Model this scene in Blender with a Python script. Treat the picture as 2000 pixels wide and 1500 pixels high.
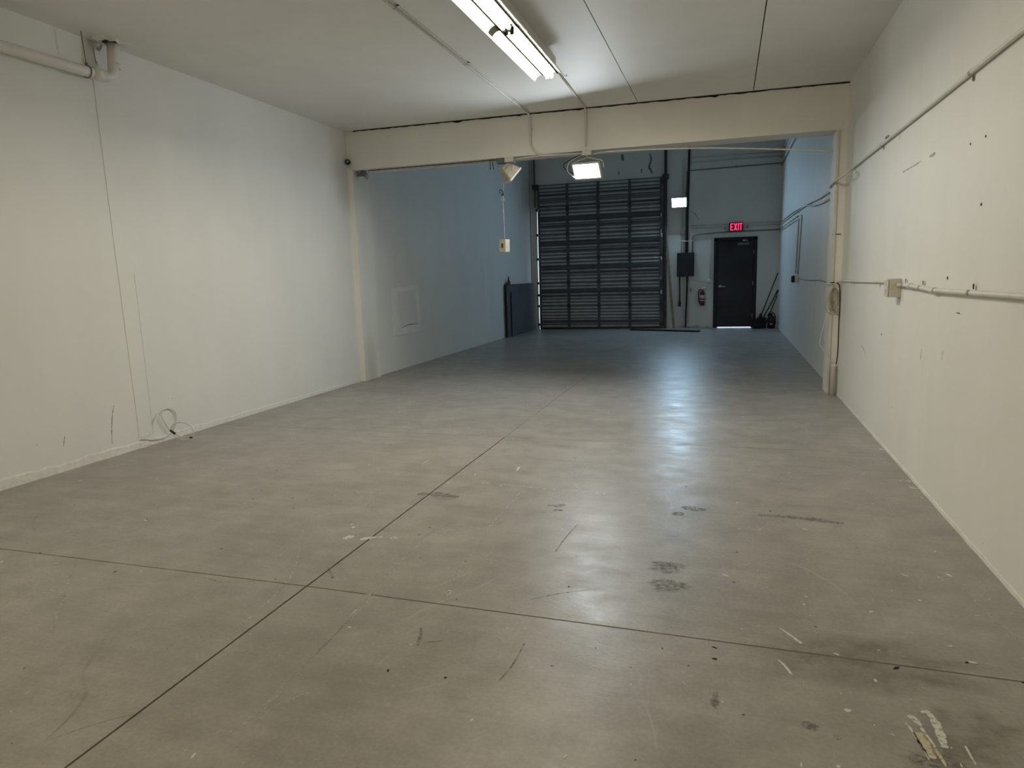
import bpy, bmesh, math, random
from mathutils import Vector, Matrix

# ------------------------------------------------------------------ camera, world, exposure
scene = bpy.context.scene
col = scene.collection
for o in list(bpy.data.objects):
    bpy.data.objects.remove(o)

EYE = 1.38
cam_data = bpy.data.cameras.new('camera')
cam = bpy.data.objects.new('camera', cam_data)
col.objects.link(cam)
cam_data.sensor_fit = 'HORIZONTAL'
cam_data.sensor_width = 36.0
cam_data.lens = 1330.89 / 2000.0 * 36.0
cam_data.clip_start = 0.05
yaw, pitch, roll = -0.306433, -0.156093, -0.030128
fw = Vector((math.sin(yaw) * math.cos(pitch), math.cos(yaw) * math.cos(pitch), math.sin(pitch)))
rt = Vector((math.cos(yaw), -math.sin(yaw), 0.0))
up = rt.cross(fw)
r2 = rt * math.cos(roll) + up * math.sin(roll)
u2 = up * math.cos(roll) - rt * math.sin(roll)
cam.matrix_world = Matrix(((r2.x, u2.x, -fw.x, 0.0), (r2.y, u2.y, -fw.y, 0.0), (r2.z, u2.z, -fw.z, EYE), (0, 0, 0, 1)))
scene.camera = cam

world = bpy.data.worlds.new('daylight')
scene.world = world
world.use_nodes = True
bg = world.node_tree.nodes['Background']
bg.inputs['Color'].default_value = (0.72, 0.83, 1.0, 1)
bg.inputs['Strength'].default_value = 3.0

scene.view_settings.view_transform = 'Standard'
scene.view_settings.look = 'None'
scene.view_settings.gamma = 1.0
scene.view_settings.use_curve_mapping = False
scene.view_settings.exposure = 0.0

scene.cycles.max_bounces = 6
scene.cycles.use_light_tree = False
TUBE_POWER = 93.0          # emission of the fluorescent tubes
REAR_TUBE_POWER = 160.0     # unseen strip light, added behind the viewer for warm light
FLOOD_NEAR = 235.0
FLOOD_REAR = 240.0

# ------------------------------------------------------------------ dimensions (metres)
XL, XR, YB, YF = -4.851, 1.173, 17.356, -4.6
ROOF = 5.3
def ceil_z(x): return 3.335 - (x - XL) * (0.08 / 6.024)
def beam_z(x): return 2.841 - (x - XL) * (0.046 / 6.024)
def beam_y(x): return 8.354 - (x - XL) * (0.234 / 6.024)

# ------------------------------------------------------------------ materials
def lin(c):
    return tuple((v / 12.92 if v <= 0.04045 else ((v + 0.055) / 1.055) ** 2.4) for v in c)

def mat(name, color, rough=0.6, metal=0.0, vary=0.12, scale=6.0, bump=0.0, bscale=40.0, spec=0.5):
    m = bpy.data.materials.new(name); m.use_nodes = True
    nt = m.node_tree; b = nt.nodes['Principled BSDF']
    b.inputs['Roughness'].default_value = rough
    b.inputs['Metallic'].default_value = metal
    b.inputs['Specular IOR Level'].default_value = spec
    geo = nt.nodes.new('ShaderNodeNewGeometry')
    n = nt.nodes.new('ShaderNodeTexNoise'); n.inputs['Scale'].default_value = scale; n.inputs['Detail'].default_value = 2
    nt.links.new(geo.outputs['Position'], n.inputs['Vector'])
    r = nt.nodes.new('ShaderNodeValToRGB')
    r.color_ramp.elements[0].position = 0.3; r.color_ramp.elements[1].position = 0.7
    r.color_ramp.elements[0].color = (*[c * (1 - vary) for c in color], 1)
    r.color_ramp.elements[1].color = (*[min(1, c * (1 + vary)) for c in color], 1)
    nt.links.new(n.outputs['Fac'], r.inputs['Fac'])
    nt.links.new(r.outputs['Color'], b.inputs['Base Color'])
    if bump:
        n2 = nt.nodes.new('ShaderNodeTexNoise'); n2.inputs['Scale'].default_value = bscale; n2.inputs['Detail'].default_value = 4
        nt.links.new(geo.outputs['Position'], n2.inputs['Vector'])
        bp = nt.nodes.new('ShaderNodeBump'); bp.inputs['Strength'].default_value = bump; bp.inputs['Distance'].default_value = 0.01
        nt.links.new(n2.outputs['Fac'], bp.inputs['Height'])
        nt.links.new(bp.outputs['Normal'], b.inputs['Normal'])
    return m

def emit(name, color, strength):
    m = bpy.data.materials.new(name); m.use_nodes = True
    nt = m.node_tree
    for n in list(nt.nodes): nt.nodes.remove(n)
    out = nt.nodes.new('ShaderNodeOutputMaterial'); e = nt.nodes.new('ShaderNodeEmission')
    e.inputs['Color'].default_value = (*color, 1); e.inputs['Strength'].default_value = strength
    nt.links.new(e.outputs[0], out.inputs[0])
    return m

def wall_mat(name, color):
    """painted plaster: broad roller patches, faint vertical smears, tiny pits"""
    m = bpy.data.materials.new(name); m.use_nodes = True
    nt = m.node_tree; b = nt.nodes['Principled BSDF']; L = nt.links
    b.inputs['Roughness'].default_value = 0.62; b.inputs['Specular IOR Level'].default_value = 0.3
    geo = nt.nodes.new('ShaderNodeNewGeometry')
    n1 = nt.nodes.new('ShaderNodeTexNoise'); n1.inputs['Scale'].default_value = 0.9; n1.inputs['Detail'].default_value = 4; n1.inputs['Roughness'].default_value = 0.6
    L.new(geo.outputs['Position'], n1.inputs['Vector'])
    mp = nt.nodes.new('ShaderNodeMapping'); mp.inputs['Scale'].default_value = (1.6, 1.6, 0.5)
    L.new(geo.outputs['Position'], mp.inputs['Vector'])
    n2 = nt.nodes.new('ShaderNodeTexNoise'); n2.inputs['Scale'].default_value = 1.6; n2.inputs['Detail'].default_value = 3
    L.new(mp.outputs[0], n2.inputs['Vector'])
    add = nt.nodes.new('ShaderNodeMath'); add.operation = 'ADD'
    L.new(n1.outputs['Fac'], add.inputs[0]); L.new(n2.outputs['Fac'], add.inputs[1])
    r = nt.nodes.new('ShaderNodeValToRGB')
    r.color_ramp.elements[0].position = 0.7; r.color_ramp.elements[1].position = 1.3
    hf = nt.nodes.new('ShaderNodeMath'); hf.operation = 'MULTIPLY'; hf.inputs[1].default_value = 1.0
    L.new(add.outputs[0], hf.inputs[0])
    r.color_ramp.elements[0].position = 0.0; r.color_ramp.elements[1].position = 1.0
    mr = nt.nodes.new('ShaderNodeMapRange'); mr.inputs['From Min'].default_value = 0.7; mr.inputs['From Max'].default_value = 1.3
    L.new(hf.outputs[0], mr.inputs['Value']); L.new(mr.outputs[0], r.inputs['Fac'])
    r.color_ramp.elements[0].color = (*[c * 0.965 for c in color], 1)
    r.color_ramp.elements[1].color = (*[min(1, c * 1.03) for c in color], 1)
    # small dark pits and nicks
    v = nt.nodes.new('ShaderNodeTexVoronoi'); v.inputs['Scale'].default_value = 2.3
    L.new(geo.outputs['Position'], v.inputs['Vector'])
    lt = nt.nodes.new('ShaderNodeMath'); lt.operation = 'LESS_THAN'; lt.inputs[1].default_value = 0.012
    L.new(v.outputs['Distance'], lt.inputs[0])
    mx = nt.nodes.new('ShaderNodeMix'); mx.data_type = 'RGBA'
    L.new(lt.outputs[0], mx.inputs['Factor']); L.new(r.outputs['Color'], mx.inputs[6])
    mx.inputs[7].default_value = (color[0] * .35, color[1] * .33, color[2] * .3, 1)
    L.new(mx.outputs[2], b.inputs['Base Color'])
    n3 = nt.nodes.new('ShaderNodeTexNoise'); n3.inputs['Scale'].default_value = 7; n3.inputs['Detail'].default_value = 4
    L.new(geo.outputs['Position'], n3.inputs['Vector'])
    bp = nt.nodes.new('ShaderNodeBump'); bp.inputs['Strength'].default_value = 0.12; bp.inputs['Distance'].default_value = 0.02
    L.new(n3.outputs['Fac'], bp.inputs['Height']); L.new(bp.outputs['Normal'], b.inputs['Normal'])
    return m

def floor_mat():
    """sealed concrete: cloudy tone, sweep streaks, fine scratches, uneven gloss"""
    m = bpy.data.materials.new('sealed_concrete'); m.use_nodes = True
    nt = m.node_tree; b = nt.nodes['Principled BSDF']; L = nt.links
    geo = nt.nodes.new('ShaderNodeNewGeometry')
    def noise(scale, det=6, rough=0.6, mapping=None):
        n = nt.nodes.new('ShaderNodeTexNoise'); n.inputs['Scale'].default_value = scale
        n.inputs['Detail'].default_value = det; n.inputs['Roughness'].default_value = rough
        if mapping:
            mp = nt.nodes.new('ShaderNodeMapping'); mp.inputs['Scale'].default_value = mapping[0]; mp.inputs['Rotation'].default_value = (0, 0, mapping[1])
            L.new(geo.outputs['Position'], mp.inputs['Vector']); L.new(mp.outputs[0], n.inputs['Vector'])
        else:
            L.new(geo.outputs['Position'], n.inputs['Vector'])
        return n
    def ramp(src, p0, c0, p1, c1):
        r = nt.nodes.new('ShaderNodeValToRGB')
        r.color_ramp.elements[0].position = p0; r.color_ramp.elements[1].position = p1
        r.color_ramp.elements[0].color = (*c0, 1); r.color_ramp.elements[1].color = (*c1, 1)
        L.new(src, r.inputs['Fac']); return r
    def mixc(fac, a, c, blend='MIX'):
        x = nt.nodes.new('ShaderNodeMix'); x.data_type = 'RGBA'; x.blend_type = blend
        if isinstance(fac, float): x.inputs['Factor'].default_value = fac
        else: L.new(fac, x.inputs['Factor'])
        L.new(a, x.inputs[6])
        if isinstance(c, tuple): x.inputs[7].default_value = (*c, 1)
        else: L.new(c, x.inputs[7])
        return x.outputs[2]
    cloud = ramp(noise(0.75, 4, 0.62).outputs['Fac'], 0.34, FLOOR_DARK, 0.68, FLOOR_LIGHT)
    mott = ramp(noise(4.5, 4, 0.65).outputs['Fac'], 0.35, (0.88, 0.88, 0.87), 0.65, (1.07, 1.07, 1.07))
    c = mixc(1.0, cloud.outputs['Color'], mott.outputs['Color'], 'MULTIPLY')
    streak = ramp(noise(2.2, 4, 0.7, ((0.55, 5.0, 1.0), 0.32)).outputs['Fac'], 0.36, (0.93, 0.93, 0.93), 0.66, (1.04, 1.04, 1.04))
    c = mixc(1.0, c, streak.outputs['Color'], 'MULTIPLY')
    grit = ramp(noise(60, 3, 0.6).outputs['Fac'], 0.3, (0.9, 0.9, 0.9), 0.7, (1.08, 1.08, 1.08))
    c = mixc(1.0, c, grit.outputs['Color'], 'MULTIPLY')
    # thin pale scratches: edges of distorted cells, broken up by a mask
    def scratches(scale, thick, rot, mask_scale, lo, amount, tint, c):
        mp = nt.nodes.new('ShaderNodeMapping'); mp.inputs['Scale'].default_value = (1.0, 0.45, 1.0); mp.inputs['Rotation'].default_value = (0, 0, rot)
        L.new(geo.outputs['Position'], mp.inputs['Vector'])
        w = nt.nodes.new('ShaderNodeTexNoise'); w.inputs['Scale'].default_value = 0.8
        L.new(geo.outputs['Position'], w.inputs['Vector'])
        vm = nt.nodes.new('ShaderNodeVectorMath'); vm.operation = 'MULTIPLY_ADD'
        L.new(w.outputs['Color'], vm.inputs[0]); vm.inputs[1].default_value = (0.8, 0.8, 0); L.new(mp.outputs[0], vm.inputs[2])
        v = nt.nodes.new('ShaderNodeTexVoronoi'); v.feature = 'DISTANCE_TO_EDGE'; v.inputs['Scale'].default_value = scale
        L.new(vm.outputs[0], v.inputs['Vector'])
        lt = nt.nodes.new('ShaderNodeMapRange'); lt.inputs['From Min'].default_value = thick; lt.inputs['From Max'].default_value = 0.0
        L.new(v.outputs['Distance'], lt.inputs['Value'])
        mk = ramp(noise(mask_scale, 3).outputs['Fac'], lo, (0, 0, 0), lo + 0.12, (1, 1, 1))
        mu = nt.nodes.new('ShaderNodeMath'); mu.operation = 'MULTIPLY'
        L.new(lt.outputs[0], mu.inputs[0]); L.new(mk.outputs['Color'], mu.inputs[1])
        m2 = nt.nodes.new('ShaderNodeMath'); m2.operation = 'MULTIPLY'; m2.inputs[1].default_value = amount
        L.new(mu.outputs[0], m2.inputs[0])
        return mixc(m2.outputs[0], c, tint)
    c = scratches(0.9, 0.006, 0.4, 0.9, 0.5, 0.35, (0.60, 0.585, 0.55), c)
    c = scratches(1.7, 0.008, -0.7, 1.3, 0.55, 0.3, (0.58, 0.565, 0.53), c)
    c = scratches(1.3, 0.006, 1.2, 1.1, 0.57, 0.45, (0.09, 0.085, 0.075), c)
    # oil spots
    sp = ramp(noise(1.9, 2, 0.4).outputs['Fac'], 0.69, (0, 0, 0), 0.76, (1, 1, 1))
    spm = nt.nodes.new('ShaderNodeMath'); spm.operation = 'MULTIPLY'; spm.inputs[1].default_value = 0.15
    L.new(sp.outputs['Color'], spm.inputs[0])
    c = mixc(spm.outputs[0], c, (0.12, 0.105, 0.08))
    L.new(c, b.inputs['Base Color'])
    rg = ramp(noise(2.6, 4, 0.7, ((1.3, 2.2, 1.0), 0.5)).outputs['Fac'], 0.35, (0.30,) * 3, 0.7, (0.45,) * 3)
    L.new(rg.outputs['Color'], b.inputs['Roughness'])
    b.inputs['Specular IOR Level'].default_value = 0.24
    bn = noise(26, 4, 0.7, ((0.8, 1.6, 1.0), 0.5))
    bp = nt.nodes.new('ShaderNodeBump'); bp.inputs['Strength'].default_value = 0.10; bp.inputs['Distance'].default_value = 0.01
    L.new(bn.outputs['Fac'], bp.inputs['Height']); L.new(bp.outputs['Normal'], b.inputs['Normal'])
    return m

def worn(name, color, cover=0.5, soft=0.12, scale=60.0, rough=0.7):
    """a thin broken film (paint scuff, stain): noise leaves gaps through which the floor shows"""
    m = bpy.data.materials.new(name); m.use_nodes = True
    nt = m.node_tree; b = nt.nodes['Principled BSDF']; L = nt.links
    b.inputs['Base Color'].default_value = (*color, 1); b.inputs['Roughness'].default_value = rough
    geo = nt.nodes.new('ShaderNodeNewGeometry')
    n = nt.nodes.new('ShaderNodeTexNoise'); n.inputs['Scale'].default_value = scale; n.inputs['Detail'].default_value = 6; n.inputs['Roughness'].default_value = 0.7
    L.new(geo.outputs['Position'], n.inputs['Vector'])
    r = nt.nodes.new('ShaderNodeMapRange'); r.inputs['From Min'].default_value = 1 - cover - soft; r.inputs['From Max'].default_value = 1 - cover + soft
    L.new(n.outputs['Fac'], r.inputs['Value'])
    at = nt.nodes.new('ShaderNodeAttribute'); at.attribute_name = 'cover'
    sm = nt.nodes.new('ShaderNodeMapRange'); sm.inputs['From Max'].default_value = 0.6
    mu = nt.nodes.new('ShaderNodeMath'); mu.operation = 'MULTIPLY'
    L.new(at.outputs['Fac'], sm.inputs['Value']); L.new(sm.outputs[0], mu.inputs[0]); L.new(r.outputs[0], mu.inputs[1]); L.new(mu.outputs[0], b.inputs['Alpha'])
    return m

FLOOR_DARK = (0.312, 0.293, 0.266)
FLOOR_LIGHT = (0.398, 0.376, 0.345)
M = {}
M['wall'] = wall_mat('painted_wall', (0.775, 0.77, 0.735))
M['ceiling'] = wall_mat('painted_ceiling', (0.78, 0.775, 0.74))
M['beam'] = wall_mat('painted_beam', (0.80, 0.79, 0.75))
M['floor'] = floor_mat()
M['joint'] = mat('joint_dirt', (0.022, 0.02, 0.016), 0.95)
M['seam'] = mat('seam_shadow_gap', (0.05, 0.048, 0.045), 0.95)
M['plaster'] = mat('rough_white_plaster', (0.74, 0.73, 0.69), 0.85, vary=0.06, scale=25, bump=0.6, bscale=45)
M['patch'] = mat('smooth_filler_patch', (0.83, 0.825, 0.80), 0.5, vary=0.04, scale=8)
M['conduit'] = mat('painted_conduit', (0.66, 0.645, 0.58), 0.5, vary=0.05)
M['conduit_dark'] = mat('grey_conduit', (0.20, 0.205, 0.20), 0.5, vary=0.1)
M['conduit_black'] = mat('black_conduit', (0.02, 0.021, 0.023), 0.5)
M['pvc'] = mat('white_pvc', (0.72, 0.70, 0.65), 0.4, vary=0.05)
M['cord_grey'] = mat('grey_cord', (0.38, 0.39, 0.39), 0.6)
M['coil'] = mat('tan_cable', (0.40, 0.35, 0.26), 0.6)
M['flood_body'] = mat('beige_flood_housing', (0.47, 0.42, 0.34), 0.5, vary=0.15, scale=20)
M['white_cable'] = mat('white_cable', (0.70, 0.69, 0.65), 0.5, vary=0.05)
M['black'] = mat('black_plastic', (0.015, 0.015, 0.017), 0.45)
M['black_cable'] = mat('black_cable', (0.018, 0.018, 0.018), 0.6)
M['beige'] = mat('beige_box', (0.58, 0.50, 0.39), 0.55, vary=0.12, scale=30)
M['cream'] = mat('cream_metal', (0.60, 0.56, 0.48), 0.45, vary=0.08, scale=18)
M['grey_box'] = mat('grey_steel_box', (0.14, 0.145, 0.15), 0.5, vary=0.1)
M['panel_grey'] = mat('dark_grey_enamel', (0.028, 0.034, 0.043), 0.5, vary=0.08, spec=0.3)
M['rib_lit'] = mat('lit_door_ribs', (0.56, 0.57, 0.58), 0.55, 0.0, 0.12, 5)  # paler than the sheet: light caught by the ribs, put into the colour
M['sheet'] = mat('shaded_door_sheet', (0.17, 0.178, 0.19), 0.6, 0.0, 0.12, 5)  # darker than the ribs: shade of the grooves, put into the colour
M['strut'] = mat('dark_door_steel', (0.075, 0.083, 0.10), 0.55, 0.0, 0.15, 5)
M['track'] = mat('track_steel', (0.05, 0.052, 0.06), 0.5, 0.3, 0.2)
M['bright_steel'] = mat('bright_steel', (0.6, 0.6, 0.6), 0.3, 1.0)
M['door'] = mat('dark_blue_grey_door', (0.018, 0.025, 0.034), 0.42, 0.0, 0.35, 1.6, spec=0.3)
M['door_frame'] = mat('dark_door_frame', (0.016, 0.020, 0.027), 0.5, 0.0, 0.15, spec=0.3)
M['rust'] = mat('dark_rust', (0.08, 0.05, 0.032), 0.8, 0, 0.3, 12)
M['red'] = mat('extinguisher_red', (0.17, 0.012, 0.022), 0.35)
M['maroon'] = mat('maroon_plastic', (0.04, 0.010, 0.015), 0.5)
M['label'] = mat('printed_label', (0.55, 0.54, 0.5), 0.5, vary=0.2, scale=70)
M['wood'] = mat('bare_wood', (0.36, 0.25, 0.16), 0.7, 0, 0.2, 9)
M['board'] = mat('grey_board_face', (0.10, 0.108, 0.118), 0.75, 0, 0.1, 4)
M['board_edge'] = mat('dark_board_edge', (0.035, 0.036, 0.04), 0.8, 0, 0.2, 12)
M['bristle'] = mat('black_bristle', (0.010, 0.010, 0.012), 0.9)
M['enamel'] = mat('white_enamel_reflector', (0.70, 0.70, 0.66), 0.5, vary=0.03)
M['dark_line'] = mat('lampholder_black', (0.006, 0.006, 0.005), 0.9, spec=0.0)
M['band'] = mat('unlit_reflector_joint', (0.035, 0.034, 0.028), 0.9, spec=0.0)  # near-black paints in the unlit stretch between the tube ends
M['wood_dark'] = mat('dark_plank', (0.03, 0.029, 0.028), 0.8, 0, 0.25, 9)
M['concrete_out'] = mat('outdoor_paving', (0.45, 0.46, 0.46), 0.9)
M['tube_near'] = emit('fluorescent_cool', (1.0, 0.93, 0.76), TUBE_POWER)
M['tube_far'] = emit('fluorescent_warm', (1.0, 0.89, 0.68), TUBE_POWER)
M['tube_back'] = emit('fluorescent_added_strip', (1.0, 0.86, 0.58), REAR_TUBE_POWER)
M['flood_near'] = emit('flood_glow_beam', (0.83, 0.92, 1.0), FLOOD_NEAR)
M['flood_rear'] = emit('flood_glow_rear_wall', (0.48, 0.75, 1.0), FLOOD_REAR)
M['exit'] = emit('exit_letter_glow', (1.0, 0.035, 0.12), 1.6)
M['glass'] = mat('dull_flood_glass', (0.25, 0.26, 0.27), 0.15)
M['paint_mark'] = worn('white_paint_scuff', (0.66, 0.645, 0.59), 0.62, 0.12, 60)
M['paint_cream'] = worn('cream_paint_scuff', (0.60, 0.53, 0.37), 0.62, 0.12, 90)
M['paint_solid'] = mat('white_paint_fleck', (0.66, 0.65, 0.61), 0.6)
M['faint'] = worn('pale_scrape', (0.58, 0.56, 0.52), 0.47, 0.16, 30, 0.38)
M['stain'] = worn('dark_floor_stain', (0.17, 0.155, 0.13), 0.44, 0.16, 40)
M['stain_soft'] = worn('brown_damp_stain', (0.24, 0.22, 0.165), 0.36, 0.25, 9)
M['wall_mark'] = worn('dark_wall_scrape', (0.13, 0.12, 0.11), 0.55, 0.15, 50)
M['wall_mark_soft'] = worn('grey_wall_smudge', (0.34, 0.33, 0.30), 0.47, 0.2, 12)

# ------------------------------------------------------------------ mesh helpers
ORIGIN = {}
def bmn(): return bmesh.new()

def box(bm, x0, x1, y0, y1, z0, z1, bev=0.0, mtx=None):
    vs = [bm.verts.new(p) for p in ((x0, y0, z0), (x1, y0, z0), (x1, y1, z0), (x0, y1, z0), (x0, y0, z1), (x1, y0, z1), (x1, y1, z1), (x0, y1, z1))]
    fs = [bm.faces.new([vs[i] for i in q]) for q in ((3, 2, 1, 0), (4, 5, 6, 7), (0, 1, 5, 4), (1, 2, 6, 5), (2, 3, 7, 6), (3, 0, 4, 7))]
    out = list(vs)
    if bev:
        es = set(e for f in fs for e in f.edges)
        r = bmesh.ops.bevel(bm, geom=list(es), offset=bev, segments=2, affect='EDGES', profile=0.6)
        out = list(set(v for f in r['faces'] for v in f.verts) | set(v for v in vs if v.is_valid))
    if mtx is not None:
        for v in out: v.co = mtx @ v.co
    return bm

def prism(bm, poly, lo, hi, axis='z'):
    """closed polygon of 2-D points extruded along an axis"""
    def pt(a, b, c):
        return {'z': (a, b, c), 'y': (a, c, b), 'x': (c, a, b)}[axis]
    n = len(poly)
    A = [bm.verts.new(pt(p[0], p[1], lo)) for p in poly]
    B = [bm.verts.new(pt(p[0], p[1], hi)) for p in poly]
    bm.faces.new(A); bm.faces.new(list(reversed(B)))
    for i in range(n):
        bm.faces.new((A[i], B[i], B[(i + 1) % n], A[(i + 1) % n]))
    return bm

def tube(bm, pts, r, n=10, caps=True, r_end=None, closed=False):
    pts = [Vector(p) for p in pts]
    N = len(pts); rings = []; ref = None
    for i, p in enumerate(pts):
        if closed: t = (pts[(i + 1) % N] - pts[(i - 1) % N])
        else: t = (pts[min(i + 1, N - 1)] - pts[max(i - 1, 0)])
        t.normalize()
        if ref is None:
            a = Vector((0, 0, 1)) if abs(t.z) < 0.9 else Vector((1, 0, 0))
            ref = t.cross(a).normalized()
        ref = (ref - t * ref.dot(t)).normalized()
        b = t.cross(ref)
        rr = r if r_end is None else r + (r_end - r) * i / max(1, N - 1)
        rings.append([bm.verts.new(p + (ref * math.cos(2 * math.pi * k / n) + b * math.sin(2 * math.pi * k / n)) * rr) for k in range(n)])
    for i in range(N if closed else N - 1):
        A, B = rings[i], rings[(i + 1) % N]
        for k in range(n):
            f = bm.faces.new((A[k], A[(k + 1) % n], B[(k + 1) % n], B[k])); f.smooth = True
    if caps and not closed:
        bm.faces.new(list(reversed(rings[0]))); bm.faces.new(rings[-1])
    return bm

def curve(pts, seg=6):
    """Catmull-Rom through the points"""
    P = [Vector(p) for p in pts]; out = []
    for i in range(len(P) - 1):
        p0, p1, p2, p3 = P[max(i - 1, 0)], P[i], P[i + 1], P[min(i + 2, len(P) - 1)]
        for k in range(seg):
            t = k / seg
            out.append(0.5 * ((2 * p1) + (-p0 + p2) * t + (2 * p0 - 5 * p1 + 4 * p2 - p3) * t * t + (-p0 + 3 * p1 - 3 * p2 + p3) * t ** 3))
    out.append(P[-1]); return out

def bend(pts, rad=0.06, seg=5):
    """polyline with rounded corners (conduit bends)"""
    P = [Vector(p) for p in pts]; out = [P[0]]
    for i in range(1, len(P) - 1):
        a, b, c = P[i - 1], P[i], P[i + 1]
        d1, d2 = (a - b), (c - b)
        r = min(rad, d1.length * 0.45, d2.length * 0.45)
        s, e = b + d1.normalized() * r, b + d2.normalized() * r
        for k in range(seg + 1):
            t = k / seg
            out.append(s * (1 - t) ** 2 + b * 2 * t * (1 - t) + e * t * t)
    out.append(P[-1]); return out

def lathe(bm, prof, c=(0, 0, 0), n=20, axis='z'):
    rings = []
    for (r, h) in prof:
        ring = []
        for k in range(n):
            a = 2 * math.pi * k / n
            x, y = r * math.cos(a), r * math.sin(a)
            p = {'z': (x, y, h), 'y': (x, h, y), 'x': (h, x, y)}[axis]
            ring.append(bm.verts.new((p[0] + c[0], p[1] + c[1], p[2] + c[2])))
        rings.append(ring)
    for A, B in zip(rings, rings[1:]):
        for k in range(n):
            f = bm.faces.new((A[k], A[(k + 1) % n], B[(k + 1) % n], B[k])); f.smooth = True
    bm.faces.new(list(reversed(rings[0]))); bm.faces.new(rings[-1])
    return bm

def ribbon(bm, pts, w0, w1=None, z=None, normal=Vector((0, 0, 1)), lift=0.0006, jag=0.0, rnd=None):
    """flat strip of film lying on a surface"""
    P = [Vector(p) for p in pts]; n = len(P)
    w1 = w0 if w1 is None else w1
    lay = bm.verts.layers.float.get('cover') or bm.verts.layers.float.new('cover')
    rows = []
    for i, p in enumerate(P):
        t = (P[min(i + 1, n - 1)] - P[max(i - 1, 0)]).normalized()
        s = normal.cross(t).normalized(); f = i / max(1, n - 1)
        w = (w0 + (w1 - w0) * f) * (0.35 + 0.65 * math.sin(math.pi * min(1, max(0, 0.12 + 0.76 * f))))
        if jag and rnd: w *= 1 + rnd.uniform(-jag, jag)
        q = p + normal * lift; row = []
        for e, cv in ((-0.62, 0.0), (-0.3, 1.0), (0.3, 1.0), (0.62, 0.0)):
            v = bm.verts.new(q + s * w * e); v[lay] = cv; row.append(v)
        rows.append(row)
    for A, B in zip(rows, rows[1:]):
        for k in range(3): bm.faces.new((A[k], A[k + 1], B[k + 1], B[k]))
    return bm

def blob(bm, c, rx, ry, n=12, jag=0.35, rnd=random, lift=0.0007, rot=0.0, soft=0.35):
    """irregular flat patch, thinning out towards its rim"""
    lay = bm.verts.layers.float.get('cover') or bm.verts.layers.float.new('cover')
    def at(a, q, m):
        x, y = rx * q * m * math.cos(a), ry * q * m * math.sin(a)
        v = bm.verts.new((c[0] + x * math.cos(rot) - y * math.sin(rot), c[1] + x * math.sin(rot) + y * math.cos(rot), c[2] + lift))
        v[lay] = 1.0 if m < 1 else 0.0
        return v
    ang = [2 * math.pi * k / n for k in range(n)]; qs = [1 + rnd.uniform(-jag, jag) for _ in ang]
    inner = [at(a, q, soft) for a, q in zip(ang, qs)]; outer = [at(a, q, 1.0) for a, q in zip(ang, qs)]
    bm.faces.new(inner)
    for k in range(n):
        j = (k + 1) % n; bm.faces.new((inner[k], inner[j], outer[j], outer[k]))
    return bm

def obj(name, bm, material, parent=None, label=None):
    bmesh.ops.recalc_face_normals(bm, faces=bm.faces[:])
    me = bpy.data.meshes.new(name); bm.to_mesh(me); bm.free()
    org = ORIGIN.get(parent.name, Vector((0, 0, 0))) if parent else None
    if parent is None:
        # origin at the middle of the base
        xs = [v.co for v in me.vertices]
        org = Vector(((min(c.x for c in xs) + max(c.x for c in xs)) / 2, (min(c.y for c in xs) + max(c.y for c in xs)) / 2, min(c.z for c in xs)))
    me.transform(Matrix.Translation(-org))
    me.materials.append(material)
    o = bpy.data.objects.new(name, me); col.objects.link(o)
    if parent: o.parent = parent
    else: o.location = org
    ORIGIN[o.name] = org
    if label: o['label'] = label
    return o

def thing(name, loc, label, cat, group=None):
    o = bpy.data.objects.new(name, None); o.empty_display_size = 0.1
    col.objects.link(o); o.location = loc; ORIGIN[o.name] = Vector(loc)
    o['label'] = label; o['category'] = cat
    if group: o['group'] = group
    return o

def tag(o, label, cat, group=None):
    o['label'] = label; o['category'] = cat
    if group: o['group'] = group
    return o

def struct(o, label=None):
    o['kind'] = 'structure'
    if label: o['label'] = label
    return o

def dup(o, parent, loc):
    c = o.copy(); col.objects.link(c); c.parent = parent; c.location = loc
    ORIGIN[c.name] = ORIGIN[o.name]
    return c

# ================================================================== THE SETTING
# ---- floor: dark base under separate slabs, saw-cut joints left open between them
b = bmn(); box(b, XL - 0.2, XR + 0.2, YF - 0.2, YB + 0.2, -0.20, -0.03)
floor = struct(obj('floor', b, M['joint']), 'grey sealed concrete floor with saw-cut joints')
JX = -1.822
G = 0.0045
xs = ((XL - 0.02, JX - G), (JX + G, XR + 0.02))
def slab(x0, x1, y0a, y0b, y1a, y1b):
    bb = bmn(); prism(bb, [(x0, y0a), (x1, y0b), (x1, y1b), (x0, y1a)], -0.03, 0.0)
    return obj('slab', bb, M['floor'], floor)
for i, (x0, x1) in enumerate(xs):
    slab(x0, x1, YF - 0.02, YF - 0.02, -0.50, -0.50)
    a, c = ((2.525, 2.530), (2.530, 2.478))[i]
    slab(x0, x1, -0.493, -0.493, a - G, c - G)
    d, e = ((5.52, 5.515), (5.515, 5.50))[i]
    g2 = 0.002
    slab(x0, x1, a + G, c + G, d - g2, e - g2)
    xx0, xx1 = (x0, JX - 0.0012) if i == 0 else (JX + 0.0012, x1)
    slab(xx0, xx1, d + g2, e + g2, YB + 0.02, YB + 0.02)

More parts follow.
